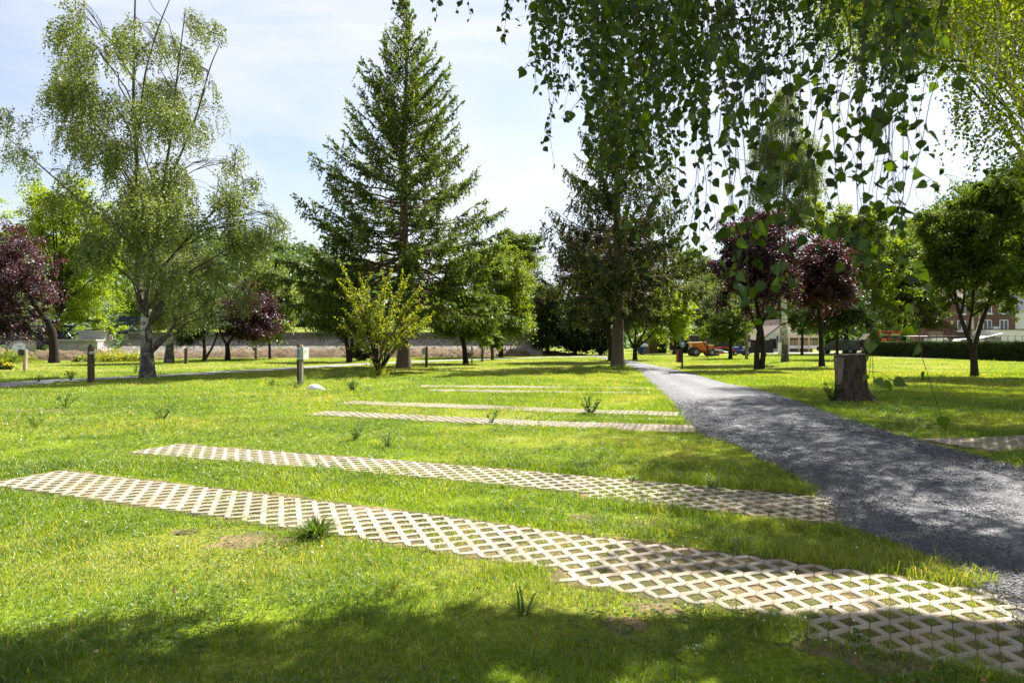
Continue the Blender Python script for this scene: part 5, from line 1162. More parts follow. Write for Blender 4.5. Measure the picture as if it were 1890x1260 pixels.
# ---- left: bridge, abutment, arch panel, church spire
d = 80.0; s = d / F
R = empty('stone_abutment', ((206 - 945) * s, d - 6, 0), 0, 'grey ashlar stone abutment with a flat ledge left of the birch trunk', 'abutment')
mb = MB(); mb.box((.1, 0, .83), (5.2, 2.4, 1.66)); mb.build('lower_block', M['ashlar'], R)
mb = MB(); mb.box((0, -.1, 1.74), (5.5, 2.9, .16)); mb.build('ledge', M['cap_stone'], R)
mb = MB(); mb.box((1.2, 1.0, 2.25), (2.8, 1.6, .84)); mb.build('upper_block', M['ashlar'], R)
mb = MB(); mb.box((1.2, .95, 2.73), (3.0, 1.8, .12)); mb.build('coping', M['cap_stone'], R)
R = empty('footbridge', ((70 - 945) * s, d - 2, 0), 0, 'dark navy steel bridge with lattice sides behind the left plum tree', 'bridge')
x0, x1 = (-60 - 70) * s, (168 - 70) * s
mb = MB(); mb.box(((x0 + x1) / 2, 0, 1.75), (x1 - x0, 3, .25)); mb.box(((x0 + x1) / 2, -1.5, 1.42), (x1 - x0, .12, .4)); mb.build('deck', M['navy'], R)
mb = MB(); nn = 12; st = (x1 - x0) / nn
for z in (1.95, 3.3): mb.box(((x0 + x1) / 2, -1.45, z), (x1 - x0, .14, .2))
for k in range(nn):
    xa = x0 + k * st; mb.tube([(xa, -1.45, 1.95), (xa + st, -1.45, 3.3)], .10, 5); mb.tube([(xa + st, -1.45, 1.95), (xa, -1.45, 3.3)], .10, 5); mb.box((xa, -1.45, 2.6), (.3, .16, 1.5))
mb.build('lattice', M['navy'], R)
mb = MB(); mb.box((x1 - .5, -1.2, .7), (1.2, 1.2, 1.6)); mb.build('pier', M['navy'], R)
R = empty('footbridge', ((218 - 945) * s, d + 4, 0), 0, 'upper blue bridge parapet with X bracing above the ashlar abutment', 'bridge')
mb = MB()
for z in (2.95, 3.75): mb.box((0, 0, z), (4.4, .16, .12))
mb.box((0, .2, 4.35), (4.6, .2, .7))
for k in range(4): xa = -2.1 + k * 1.05; mb.tube([(xa, 0, 2.95), (xa + 1.05, 0, 3.75)], .06, 5); mb.tube([(xa + 1.05, 0, 2.95), (xa, 0, 3.75)], .06, 5)
mb.build('lattice', M['navy'], R); mb = MB(); mb.box((0, .6, 2.7), (4.6, 1.6, .3)); mb.build('deck', M['navy'], R); mb = MB(); mb.box((0, .7, 1.3), (3, 1.2, 2.5)); mb.build('pier', M['ashlar'], R)
R = empty('stone_arch', ((34 - 945) * 70 / F, 70, 0), 0, 'low stone wall with a white arched panel at the far left', 'wall')
mb = MB(); mb.box((0, .3, .85), (2.9, .5, 1.7)); mb.build('wall', M['cap_stone'], R)
arc = [(-.72, .5)] + [(.72 * -math.cos(a), 1.0 + .5 * math.sin(a)) for a in np.linspace(0, PI, 13)] + [(.72, .5)]
mb = MB(); mb.prism(arc, .02, .06, 'y'); mb.build('panel', M['white_paint'], R)
d = 260.0; s = d / F
R = empty('church_spire', ((448 - 945) * s, d, 30), 0, 'slender grey spire rising before the wooded hill', 'spire')
mb = MB(); mb.tube([(0, 0, -26), (0, 0, -5.5)], [1.6, 1.4], 4); mb.build('tower', M['ashlar'], R); mb = MB(); mb.tube([(0, 0, -5.5), (0, 0, .6)], [1.15, .5], 8); mb.tube([(0, 0, .6), (0, 0, 1.4)], [.55, .1], 8); mb.build('spire', solid('slate', (.22, .23, .25), .6), R)

# ------------------------------------------------------------------ posts on the camp lawn
def at_px(px, py): x, y = gp(px, py); return np.array([x, y, float(gz(x, y))]), y / F
# electric hook-up post in mid lawn
L, s = at_px(556, 709)
R = empty('hookup_post', L, .0, 'timber electric hook-up post with a pale box and blue sockets', 'hook-up post')
rz = math.radians(-27)
mb = MB(); mb.box((-.11, .02, .74), (.10, .12, 1.58)); mb.build('post', M['wood_dark'], R, bevel=.006)
mb = MB(); mb.box((-.035, .02, .72), (.05, .10, 1.56)); mb.box((.02, .03, .72), (.05, .08, 1.55)); mb.build('batten', M['wood_pale'], R, bevel=.004)
bx = MB(); bx.box((.07, -.06, 1.17), (.32, .28, .46), rz); box = bx.build('box', M['grey_box'], R, bevel=.008)
mb = MB(); c_, s_ = math.cos(rz), math.sin(rz)
def onbox(u, v, z): return (.07 + c_ * u - s_ * v, -.06 + s_ * u + c_ * v, z)
mb.box(onbox(.164, 0, 1.17), (.012, .27, .45), rz); dr = mb.build('door', M['white_paint'], box, bevel=.003)  # white door puts the box's sunlit side into the colour; grey body its shade
MB().box(onbox(.173, -.03, 1.26), (.012, .035, .035), rz).build('lock', M['black'], dr)
for z in (1.28, 1.19, 1.08):
    p = np.array(onbox(-.06, -.14, z)); q = np.array(onbox(-.06, -.185, z)); MB().tube([p, q], [.032, .036], 12).build('socket', solid('blue_plastic', (.02, .12, .45), .4), box)
for dx, r in ((-.06, .016), (.0, .02), (.06, .016)): MB().tube([(dx + .03, -.05, -.05), (dx + .03, -.05, .97)], r, 8).build('conduit', M['grey_box' if dx else 'wood_pale'], R)
# other posts
def post(px, py, topy, wpx, mat, label, box=None, cap=False, cat='post', lean=0.0):
    L, s = at_px(px, py); h = (py - topy) * s; w_ = max(wpx * s, .05)
    R = empty('wooden_post', L, rng.uniform(-.3, .3), label, cat, None)
    MB().box((0, 0, h / 2 - .05), (w_, w_, h + .1), taper=.94).build('post', M[mat], R, bevel=.008)
    if cap: mb = MB(); mb.box((0, 0, h + .045), (w_ * .82, w_ * .82, .10), taper=.5); mb.build('cap', M['wood_dark'], R)
    if box: dx, dy0, bw, bh, bm = box; MB().box((dx * s, -w_ * .5 - .05, (py - dy0) * s), (bw * s, .12, bh * s)).build('box', M[bm], R, bevel=.01)
    return R
post(168, 706, 640, 9.5, 'wood_dark', 'sturdy dark post with small grey plate left of the birch trunk', (3.5, 651, 7, 5, 'grey_box'), True)
R = post(47, 684, 645, 6, 'wood_pale', 'post with a dark box and a pale side batten at the far left', (-5, 650, 8, 11, 'black'))
post(343.5, 671, 642, 5, 'wood_dark', 'plain dark post between the small birch and the small dark tree')
post(472, 663, 641, 3.6, 'wood_pale', 'slim pale post in front of the earth bank beside the round plum', (-3, 644, 4, 5, 'steel'))
post(787, 678, 640, 5, 'wood_dark', 'dark post carrying a grey box right of the tall spruce trunk', (-5, 648.5, 7, 12, 'grey_box'))
post(871, 671, 639, 3, 'wood_pale', 'slim pale post right of the slanting dark tree')
post(932.5, 657, 640, 2.2, 'wood', 'thin far post beside the bright maple trunk')
post(213, 655, 643, 2.4, 'wood_dark', 'tiny far post with white plate by the yellow bushes', (2, 646, 3, 3, 'white_paint'))
post(1378, 663, 620, 4.2, 'wood', 'post with a grey box in front of the blue mower', (3.2, 636, 4.5, 9, 'grey_box'))
post(1272, 656, 627, 3, 'wood', 'thin grey post with white plate left of the orange dumper', (4, 636, 4, 7, 'white_paint'))
post(1125, 660, 618, 5, 'cap_stone', 'pale concrete post behind the drooping spruce trunk')
# sign post with arrow disc and red bin
L, s = at_px(1259, 681)
R = empty('sign_post', L, 0, 'black post with a round blue arrow sign beside the gravel path', 'sign post')
MB().box((0, 0, .85), (.10, .08, 1.84)).build('post', M['black'], R, bevel=.006)
mb = MB(); mb.tube([(0, -.05, 1.44), (0, -.075, 1.44)], .165, 28); sg = mb.build('sign_disc', solid('sign_blue', (.01, .06, .22), .4), R)
mb = MB(); mb.prism([(-.022, 1.335), (.022, 1.335), (.022, 1.47), (.085, 1.435), (.085, 1.485), (0, 1.555), (-.085, 1.485), (-.085, 1.435), (-.022, 1.47)], -.082, -.0765, 'y'); mb.build('arrow', M['white_paint'], sg)
mb = MB()
for k in range(28):
    a, b = k / 28 * 2 * PI, (k + 1) / 28 * 2 * PI; mb.prism([(.150 * math.cos(a), 1.44 + .150 * math.sin(a)), (.164 * math.cos(a), 1.44 + .164 * math.sin(a)), (.164 * math.cos(b), 1.44 + .164 * math.sin(b)), (.150 * math.cos(b), 1.44 + .150 * math.sin(b))], -.080, -.0765, 'y')
mb.build('rim', M['white_paint'], sg)
Rb_ = empty('litter_bin', L + np.array([-.17, -.02, .40]), 0, 'red fronted litter bin fixed to the arrow sign post', 'litter bin')
MB().box((.02, 0, .33), (.22, .34, .66)).build('body', M['black'], Rb_, bevel=.02)
MB().box((-.115, 0, .34), (.05, .35, .68)).build('front_panel', M['red'], Rb_, bevel=.015)
MB().box((.01, 0, .70), (.27, .38, .05)).build('lid', M['black'], Rb_, bevel=.015)

# ------------------------------------------------------------------ stump
L, s = at_px(1572, 742)
R = empty('tree_stump', L, 0, 'big cut tree stump with dark bark and pale bare wood on its left', 'tree stump')
nr, na = 26, 72; a = np.linspace(0, 2 * PI, na, endpoint=False); z = np.linspace(-.08, 1.24, nr)
rad = np.zeros((nr, na))
for k, zz in enumerate(z):
    f = max(zz, 0) / 1.24; r = .385 - .03 * f + .05 * max(f - .8, 0) * 5 * .3 + .09 * np.exp(-zz / .16)
    flare = sum(amp * np.maximum(np.cos(a - c), 0) ** 8 for c, amp in ((-.3, .36), (-2.6, .10), (1.4, .14), (2.7, .10), (-1.45, .06))) * np.exp(-max(zz, 0) / .14)
    rad[k] = r + flare + .018 * np.sin(a * 7 + 1) + .012 * np.sin(a * 13 + zz * 3) + .02 * (vnoise(np.cos(a) * 3 + 9, np.sin(a) * 3 + zz * 2, .5, 3) - .5)
tilt = .02 * np.cos(a) + .03 * (vnoise(np.cos(a) * 4 + 5, np.sin(a) * 4 + 5, 1.0, 9) - .5)
V = np.stack([rad * np.cos(a), rad * np.sin(a) * .95, np.broadcast_to(z[:, None], rad.shape) + tilt * (z[:, None] > .9) * ((z[:, None] - .9) / .34)], -1)
V[..., 0] += -.05 * (V[..., 2] / 1.24) ** 2
i = np.arange(nr - 1)[:, None] * na; j = np.arange(na)[None]; kx = (j + 1) % na
Q = np.stack([i + j, i + kx, i + na + kx, i + na + j], -1).reshape(-1, 4)
mk('bark', V.reshape(-1, 3), Q, bark('stump_bark', (.018, .014, .011), (.10, .080, .062), (4, 4, 1.1), 1.0, .05), R, smooth=True)
top = V[-1]; cen = top.mean(0) + [0, 0, -.01]; inn = cen + (top - cen) * .55 + np.stack([np.zeros(na), np.zeros(na), (vnoise(a * 2, a * 0, .5, 4) - .5) * .03], 1)
top2 = top * 1.0; top2[:, 2] += .002
Vt = np.concatenate([top2, inn, cen[None]]); jj = np.arange(na); kk = (jj + 1) % na
mk('cut_face', Vt, [np.stack([jj, kk, na + kk, na + jj], 1), np.stack([na + jj, na + kk, np.full(na, 2 * na)], 1)], bark('cut_wood', (.10, .07, .045), (.30, .23, .16), (2, 2, 2), .6, .02), R)
# bare wood scar on the left side: a shell a little proud of the bark
sel = np.where((a > PI * .84) & (a < PI * 1.24))[0]; rows = np.where((z > .40) & (z < 1.24))[0]
Vs = []
for k in rows:
    for q, c in enumerate(sel):
        e = min(q, len(sel) - 1 - q) / 2.5; fz = (z[k] - .40) / .84; half = .30 + .75 * fz ** .6 + .25 * (vnoise(np.array([z[k] * 5]), np.array([3.]), 1.0, 8)[0] - .5)
        e = np.clip((half - abs(q - (len(sel) - 1) / 2) / (len(sel) / 2)) * 5, -1, 1) * min(1, (k - rows[0]) / 2)
        p = V[k, c].copy(); p[:2] *= 1 + .022 * e; Vs.append(p)
ms = len(sel); i = (np.arange(len(rows) - 1)[:, None] * ms + np.arange(ms - 1)[None]).ravel()
mk('bare_wood', np.array(Vs), np.stack([i, i + 1, i + ms + 1, i + ms], 1), bark('bare_stump_wood', (.07, .052, .038), (.26, .21, .16), (6, 6, .7), .5, .02), R, smooth=True)
# white stone by the hook-up post
L, s = at_px(581, 721)
V = runit(1)[0]; import bmesh
bm = bmesh.new(); bmesh.ops.create_icosphere(bm, subdivisions=3, radius=1)
for v in bm.verts:
    c = np.array(v.co); q = c * (1 + .22 * (vnoise(c[:1] * 2 + 4, c[1:2] * 2 + c[2:3] * 1.7, .9, 12)[0] - .5) * 2); q[0] *= 1.0 + .25 * (1 - q[2]) * (q[0] > 0); v.co = tuple(q * np.array([.245, .17, .20]))
me = bpy.data.meshes.new('boulder'); bm.to_mesh(me); bm.free(); me.materials.append(solid('white_stone', (.70, .69, .67), .8, 0, .08, 9, .6))
for p in me.polygons: p.use_smooth = True
o = bpy.data.objects.new('boulder', me); C.objects.link(o); o.location = (L[0], L[1], L[2] + .03); tag(o, 'white rounded stone lying in the grass by the hook-up post', 'stone')

# ------------------------------------------------------------------ weeds on the lawn
def weed(px, py, hpx, label, mat='weed', kind='bush', name='weed', wpx=None, cat='weed'):
    L, s = at_px(px, py); h = hpx * s; wv = (wpx or hpx * 1.1) * s * .5
    R = empty(name, L, 0, label, cat)
    if kind in ('grass', 'sprout'):
        n = 240 if kind == 'grass' else 9; az = rng.random(n) * 2 * PI; ln = rng.uniform(.6, 1.25, n) * h; le = rng.uniform(.2, 1.3, n)
        T = np.stack([np.cos(az), np.sin(az)], 1); b = np.concatenate([T * rng.random((n, 1)) * wv * .35, np.zeros((n, 1))], 1); Sd = np.concatenate([np.stack([-np.sin(az), np.cos(az)], 1) * (.006 if kind == 'grass' else .011), np.zeros((n, 1))], 1)
        rows = []
        for t in (0, .35, .7): 
            c = b + np.concatenate([T * (wv * le * t ** 1.4)[:, None], (ln * (t - .30 * le * t * t))[:, None]], 1); rows += [c - Sd * (1 - t * .6), c + Sd * (1 - t * .6)]
        tip = b + np.concatenate([T * (wv * le)[:, None], (ln * (1 - .42 * le))[:, None]], 1)
        V = np.stack(rows + [tip], 1); i = np.arange(n)[:, None] * 7
        mk('leaves', V.reshape(-1, 3), [np.concatenate([i + [[0, 1, 3, 2]], i + [[2, 3, 5, 4]]]), i + [[4, 5, 6]]], M[mat], R, tint=np.clip(rng.random(3 * n) * .8, 0, 1))
        return R
    tb = TB(); LP, LAx = [], []
    ns = 9 if kind == 'bush' else 5
    for k in range(ns):
        a = rng.random() * 2 * PI; sp = rng.random() ** .6 * wv; p1 = np.array([math.cos(a) * sp, math.sin(a) * sp, h * rng.uniform(.6, 1.05)])
        P = curve(np.array([0, 0, -.02]), p1, (math.cos(a) * sp * .15, math.sin(a) * sp * .15, h * .08), 8); tb.add(P, np.linspace(.012, .004, 8) * max(h / .5, .5), 4)
        m = int(26 * max(h / .4, .7)) if kind == 'bush' else int(14 * max(h / .4, .7)); f = .15 + .85 * rng.random(m)
        LP.append(np.stack([np.interp(f * 7, np.arange(8), P[:, i]) for i in range(3)], 1) + rng.normal(size=(m, 3)) * .01); LAx.append(norm(np.stack([rng.normal(size=m), rng.normal(size=m), rng.uniform(-.1, .8, m)], 1)))
    tb.build('stem', M['weed'] if False else M['twig_green'], R)
    LP = np.concatenate(LP); A = np.concatenate(LAx); n = len(LP); L_ = (.075 if kind == 'bush' else .12) * rng.uniform(.6, 1.4, n) * max(h / .4, .35)
    V, Q = leaf_geo(LP, A, np.array([0, 0, 1.]) + runit(n) * .4, L_, L_ * .42); mk('leaves', V, Q, M[mat], R, tint=rng.random(n))
    return R
M['twig_green'] = solid('green_stem', (.06, .085, .03), .8)
for a in [
    (582, 996, 42, 'dense dark green grass tuft growing at the edge of the nearest paver strip', 'weed', 'grass', 'grass_tuft', 84, 'grass tuft'),
    (300, 775, 24, 'bushy dark weed alone in the left lawn', 'weed', 'bush', 'weed', 46),
    (120, 754, 30, 'tall ragged weed left of the bushy dark weed', 'weed', 'tall', 'weed', 44),
    (62, 790, 28, 'spindly weed low on the far left lawn', 'weed', 'tall', 'weed', 50),
    (652, 722, 24, 'leafy weed right of the white stone', 'weed', 'bush', 'weed', 36),
    (682, 722, 14, 'small pale broad-leaved weed beside the leafy one', 'weed_pale', 'tall', 'weed', 22),
    (1090, 765, 36, 'dark bushy weed standing on the half overgrown paver strip', 'weed', 'bush', 'weed', 52),
    (655, 812, 34, 'pale straggly weed below the middle of the third paver strip', 'weed', 'tall', 'weed', 50),
    (715, 826, 24, 'low green weed right of the pale straggly one', 'weed', 'bush', 'weed', 32),
    (905, 780, 26, 'thin weed at the near edge of the third paver strip', 'weed', 'tall', 'weed', 36),
    (1316, 908, 26, 'pale broad-leaved weed at the far edge of the second paver strip', 'weed_pale', 'bush', 'weed', 40),
    (1165, 893, 14, 'small whitish weed just beyond the second paver strip', 'weed_pale', 'tall', 'weed', 24),
    (250, 689, 16, 'upright small weed just left of the big birch trunk', 'weed', 'tall', 'weed', 16),
    (131, 702, 18, 'dark weed left of the sturdy dark post', 'weed', 'bush', 'weed', 22),
    (70, 705, 14, 'flat dark weed beside the pale track on the far left', 'weed', 'bush', 'weed', 28),
    (380, 745, 14, 'pale sprawling weed in the lawn left of the hook-up post', 'weed_pale', 'tall', 'weed', 34),
    (545, 716, 18, 'green weeds growing round the foot of the hook-up post', 'weed', 'bush', 'weed', 44),
    (500, 712, 16, 'faint dark weed left of the hook-up post', 'weed', 'tall', 'weed', 22),
    (1535, 742, 34, 'leafy green weed against the left foot of the stump', 'weed', 'bush', 'weed', 40),
    (968, 1140, 56, 'broad-bladed weed sprouting in the shaded foreground lawn', 'weed', 'sprout', 'weed', 70),
    (1580, 1192, 30, 'small leafy weed at the near edge of the shaded paver strip', 'weed', 'tall', 'weed', 44),
    (1145, 680, 10, 'fringe of long grass round the drooping spruce foot', 'weed', 'grass', 'grass_tuft', 90, 'grass tuft'),
]:
    weed(a[0], a[1], a[2], a[3], a[4], a[5], a[6], a[7], a[8] if len(a) > 8 else 'weed')
# flowering bushes and scrub on the left
def scrub(px, py, rx, ry, n, mat, label, ls=.14, name='bush', cat='bush', flowers=0):
    L, s = at_px(px, py); R = empty(name, L, 0, label, cat)
    lob = [(np.array([rng.normal() * rx * s * .45, rng.normal() * rx * s * .3, ry * s * rng.uniform(.25, .6)]), np.array([rx * s * .5, rx * s * .4, ry * s * .45])) for _ in range(7)]
    P, od, ct, cen = crown_points(lob, n, clump=24, sig=.3); P[:, 2] = np.abs(P[:, 2])
    tb = TB()
    for q in cen[:14]: tb.add(curve(np.array([0, 0, -.05]), np.array([q[0], q[1], abs(q[2])]), (0, 0, .1), 5), [.02, .015, .012, .008, .005], 4)
    tb.build('stem', M['twig_green'], R); put_leaves('foliage', P, od, ct, ls, M[mat], R)
    if flowers:
        k = rng.integers(0, len(P), flowers); q = P[k] + np.array([0, 0, .12]); put_leaves('flowers', q, od[k], ct[k], .12, M['yellow_flower'], R, up=.8)['kind'] = 'stuff'
scrub(215, 667, 52, 16, 4200, 'shrub_yellow', 'wide yellow-green flowering bush left of the birch trunk', flowers=260)
scrub(150, 668, 20, 10, 1200, 'weed', 'low green bush at the foot of the left plum', flowers=60)
scrub(20, 668, 40, 20, 3200, 'lime', 'yellowish bush at the left edge behind the boxed post', flowers=0)
scrub(82, 661, 22, 16, 1600, 'green', 'dark scrub bush between boxed post and plum trunk')
scrub(4, 682, 14, 14, 700, 'weed', 'golden flowered ragwort clump at the very left edge', flowers=220)
scrub(128, 652, 22, 14, 1400, 'lime', 'bright green bush on the bank behind the plum trunk', .2)
scrub(226, 650, 14, 12, 900, 'lime', 'small bright bush below the ashlar abutment', .2)
scrub(540, 656, 16, 6, 500, 'green', 'small green weed patch on the earth bank', .2)
scrub(445, 652, 12, 8, 600, 'green', 'small leafy bush on the bank behind the round plum trunk', .2)
scrub(62, 650, 26, 22, 2400, 'dark', 'dark bush right of the white arched panel', .25)
# ------------------------------------------------------------------ right: street, vehicles, houses, hedge
def wheel(R, c, r, w_, hub='steel', axis='y', name='wheel'):
    ax = np.array([0, 1, 0]) if axis == 'y' else np.array([1, 0, 0]); c = np.array(c, float)
    t = MB().tube([c - ax * w_ / 2, c - ax * w_ * .42, c + ax * w_ * .42, c + ax * w_ / 2], [r * .86, r, r, r * .86], 20).build('wheel', M['rubber'], R)
    MB().tube([c - ax * (w_ / 2 + .012), c + ax * (w_ / 2 + .012)], r * .52, 16).build('rim', M[hub], t)
    return t
# pale street strip and far footpath
P = np.array([gp(*p) for p in [(1380, 651.5), (1420, 651.5), (1470, 651.2), (1530, 651), (1600, 650.5), (1700, 649)]]); Nn = np.tile([0, 1.0], (len(P), 1))
o = ribbon('road', P + Nn * 5, P - Nn * 2.0, solid('pale_asphalt', (.30, .29, .28), .9, 0, .12, 1), .01, n=40, m=5, crown=.02); tag(o, 'pale asphalt strip of street in front of the cream veranda', 'road', kind='structure')
P = np.array([gp(*p) for p in [(1590, 659.5), (1680, 660.5), (1760, 662.5), (1830, 664.5), (1960, 668)]]); Nn = np.gradient(P, axis=0); Nn = norm(np.stack([-Nn[:, 1], Nn[:, 0]], 1))
o = ribbon('path', P + Nn * 1.1, P - Nn * 1.1, M['gravel_far'], .01, n=60, m=5, crown=.01); tag(o, 'narrow grey footpath along the foot of the clipped hedge', 'path', kind='structure')
# hedge
A = gp(1594, 656.5); B = gp(1990, 671); dv = norm((B - A)[None])[0]; ln = np.linalg.norm(B - A); rz = math.atan2(dv[1], dv[0])
R = empty('hedge', (A[0], A[1], 0), rz, 'long clipped dark hedge along the right lawn', 'hedge')
hh = 1.58; MB().box((ln / 2, .75, hh / 2 - .06), (ln - .2, 1.0, hh - .2)).build('branches', M['bark_dark'], R)
n = 60000; f = rng.random(n); x = rng.random(n) * ln; pick = rng.random(n)
y = np.where(pick < .55, 0 + rng.random(n) ** 2 * .3, rng.random(n) * 1.5); z = np.where(pick < .55, rng.random(n) * hh, hh - rng.random(n) ** 2 * .25)
bm_ = .10 * (fbm(x, z, 1.1, 81) - .5) * 2; y = y - np.where(pick < .55, bm_, 0); z = z + np.where(pick >= .55, (fbm(x, y, 1.5, 83) - .5) * .14, 0)
P = np.stack([x, y, z], 1); od = np.where((pick < .55)[:, None], np.array([0, -1, .2]), np.array([0, 0, 1.])); 
put_leaves('foliage', P, od, vnoise(x, z * 2, .5, 85), .10, M['hedge'], R, droop=.0, up=.5)
for i, (px, py, wpx, hpx, lab) in enumerate([(1219, 652, 24, 26, 'green clipped block hedge left of the sign post'), (1262, 652, 26, 24, 'dark clipped hedge piece behind the sign post')]):
    L, s = at_px(px, py); R = empty('hedge', L, 0, lab, 'hedge'); w_, h_ = wpx * s, hpx * s
    MB().box((0, .6, h_ / 2 - .05), (w_ - .2, .9, h_ - .2)).build('branches', M['bark_dark'], R)
    n = 5200; P = np.stack([(rng.random(n) - .5) * w_, rng.random(n) * .3, rng.random(n) * h_], 1); k = rng.random(n) < .3; P[k, 2] = h_ - .05 + rng.normal(size=k.sum()) * .05; P[k, 1] = rng.random(k.sum()) * 1.2
    put_leaves('foliage', P, np.tile([0, -1, .3], (n, 1)), rng.random(n), .14, M['green' if i == 0 else 'dark'], R, droop=0, up=.4)

# orange dumper
L, s = at_px(1292, 656.5); L[1] = max(L[1] - 2, 60); L[0] = (1293 - 945) / F * L[1]
R = empty('site_dumper', L, 0, 'orange site dumper with tipped skip parked on the far lawn', 'dumper')
mb = MB(); mb.prism([(-1.25, 1.45), (.35, 1.5), (.75, .95), (.35, .62), (-.35, .62), (-.55, .95)], -.85, .85, 'y'); mb.build('skip', M['orange'], R, bevel=.04)
MB().box((-.45, 0, 1.50), (1.66, 1.74, .07), ry=-.03).build('skip_rim', M['cream'], R)
mb = MB(); mb.box((.2, 0, .52), (2.0, .7, .22)); mb.box((1.0, 0, .85), (.7, .9, .55)); mb.build('chassis', M['orange'], R, bevel=.03)
MB().box((1.05, 0, 1.20), (.62, .8, .12)).build('engine_cover', M['cream'], R, bevel=.03)
MB().box((.95, 0, 1.36), (.4, .45, .10)).build('seat', M['black'], R, bevel=.03)
mb = MB(); mb.tube([(.62, 0, 1.1), (.5, 0, 1.55)], .025, 6); mb.tube([(.5, 0, 1.55), (.49, 0, 1.57)], .18, 14); mb.build('steering_wheel', M['black'], R)
for x_, r_ in ((-.72, .46), (.98, .42)):
    for y_ in (-.85, .85): wheel(R, (x_, y_, r_), r_, .32, 'steel')
# low grey trailer and red implement
L = np.array([(1322 - 945) / F * 76, 76, 0]); R = empty('flat_trailer', L, 0, 'low grey flat trailer behind the orange dumper', 'trailer')
MB().box((0, 0, .55), (1.25, 1.1, .28)).build('bed', M['steel'], R, bevel=.02); mb = MB(); mb.tube([(.6, 0, .5), (1.3, 0, .42)], .04, 6); mb.build('drawbar', M['steel'], R)
for y_ in (-.62, .62): wheel(R, (-.1, y_, .26), .26, .18)
L = np.array([(1334 - 945) / F * 78, 78, 0]); R = empty('red_implement', L, 0, 'low curved red metal implement in front of the black fence', 'implement')
for y_ in (-.5, .5):
    pts = [(1.35 * -math.cos(q), y_, .95 * math.sin(q) ** .8) for q in np.linspace(0.02, PI - .02, 16)]; MB().tube(pts, .06, 6).build('hoop', M['red'], R)
mb = MB()
for q in np.linspace(.5, PI - .5, 6): mb.tube([(-1.35 * math.cos(q), -.5, .95 * math.sin(q) ** .8), (-1.35 * math.cos(q), .5, .95 * math.sin(q) ** .8)], .035, 5)
mb.box((-.2, 0, .35), (.5, .8, .3)); mb.build('crossbar', M['red'], R)
# ride-on mower
L, s = at_px(1365, 655); L[0] = (1365 - 945) / F * 78; L[1] = 78
R = empty('ride_on_mower', L, 0, 'blue ride-on mower with pale seat behind the grey boxed post', 'mower')
blue = solid('blue_paint', (.02, .05, .22), .35, 0, .1)
mb = MB(); mb.prism([(-.85, .42), (-.85, .82), (-.7, .98), (-.05, 1.0), (.05, .55), (.05, .42)], -.32, .32, 'y'); mb.build('hood', blue, R, bevel=.05)
mb = MB(); mb.prism([(.05, .45), (.05, .58), (.4, .6), (.5, .85), (.95, .85), (1.0, .45)], -.42, .42, 'y'); mb.build('body', blue, R, bevel=.04)
mb = MB(); mb.box((.62, 0, .95), (.46, .5, .12)); mb.box((.84, 0, 1.18), (.10, .5, .42)); mb.build('seat', solid('pale_vinyl', (.5, .48, .55), .5), R, bevel=.04)
mb = MB(); mb.tube([(.0, 0, .95), (.18, 0, 1.22)], .02, 6); mb.tube([(.17, 0, 1.22), (.19, 0, 1.24)], .18, 14); mb.build('steering_wheel', M['black'], R)
mb = MB(); mb.box((.0, 0, .25), (.9, 1.0, .18)); mb.build('mower_deck', M['black'], R, bevel=.03)
for x_, r_ in ((-.62, .24), (.68, .34)):
    for y_ in (-.42, .42): wheel(R, (x_, y_, r_), r_, .2, 'white_paint')
# black panel fence
L = np.array([(1368 - 945) / F * 92, 92, 0]); R = empty('panel_fence', L, 0, 'black solid panel fence behind the mower and dumper', 'fence')
wl = 118 / F * 92
for k in range(6): MB().box((-wl / 2 + (k + .5) * wl / 6, 0, .92), (wl / 6 - .1, .05, 1.75)).build('panel', M['black'], R)
for k in range(7): MB().box((-wl / 2 + k * wl / 6, 0, .95), (.09, .09, 1.9)).build('post', M['black'], R)
# dark low sheds with flat roof behind
L = np.array([(1300 - 945) / F * 97, 97, 0]); R = empty('shed', L, 0, 'low dark shed with pale flat roof behind the black fence', 'shed')
MB().box((-1, 0, 1.2), (5.5, 3, 2.4)).build('wall', solid('dark_cladding', (.05, .048, .05), .8), R); MB().box((-1, 0, 2.46), (5.9, 3.4, .12)).build('roof', M['roof_pale'], R)
MB().box((-.8, -1.52, 1.0), (.95, .04, 2.0)).build('door', M['wood_dark'], R)
L = np.array([(1366 - 945) / F * 97, 97, 0]); R = empty('shed', L, 0, 'brown timber shed with thin cream roof edge behind the mower', 'shed')
MB().box((0, 0, 1.3), (2.1, 2.4, 2.6)).build('wall', M['wood_dark'], R); MB().box((0, -.1, 2.68), (2.5, 2.9, .12)).build('roof', M['cream'], R); MB().box((-.3, -1.22, 1.0), (.8, .03, 1.9)).build('door', M['wood'], R)
L = np.array([(1196 - 945) / F * 92, 92, 0]); R = empty('shed', L, 0, 'small brown shed with pale door frame left of the block hedge', 'shed')
MB().box((0, 0, 1.2), (2.4, 2.2, 2.4)).build('wall', M['wood_dark'], R); mb = MB(); mb.prism([(-1.4, 2.4), (0, 3.0), (1.4, 2.4), (1.4, 2.3), (-1.4, 2.3)], -1.3, 1.3, 'y'); mb.build('roof', M['roof_pale'], R); MB().box((-.4, -1.13, 1.0), (.8, .04, 1.95)).build('door', M['wood'], R); MB().box((-.86, -1.14, 1.0), (.1, .06, 2.1)).build('door_frame', M['white_paint'], R)
L = np.array([(1182 - 945) / F * 84, 84, 0]); R = empty('garden_cart', L, 0, 'blue tub cart with white sacks behind the apple tree', 'cart')
mb = MB(); mb.tube([(0, 0, .35), (0, 0, .95)], [.45, .55], 14); mb.build('tub', blue, R)
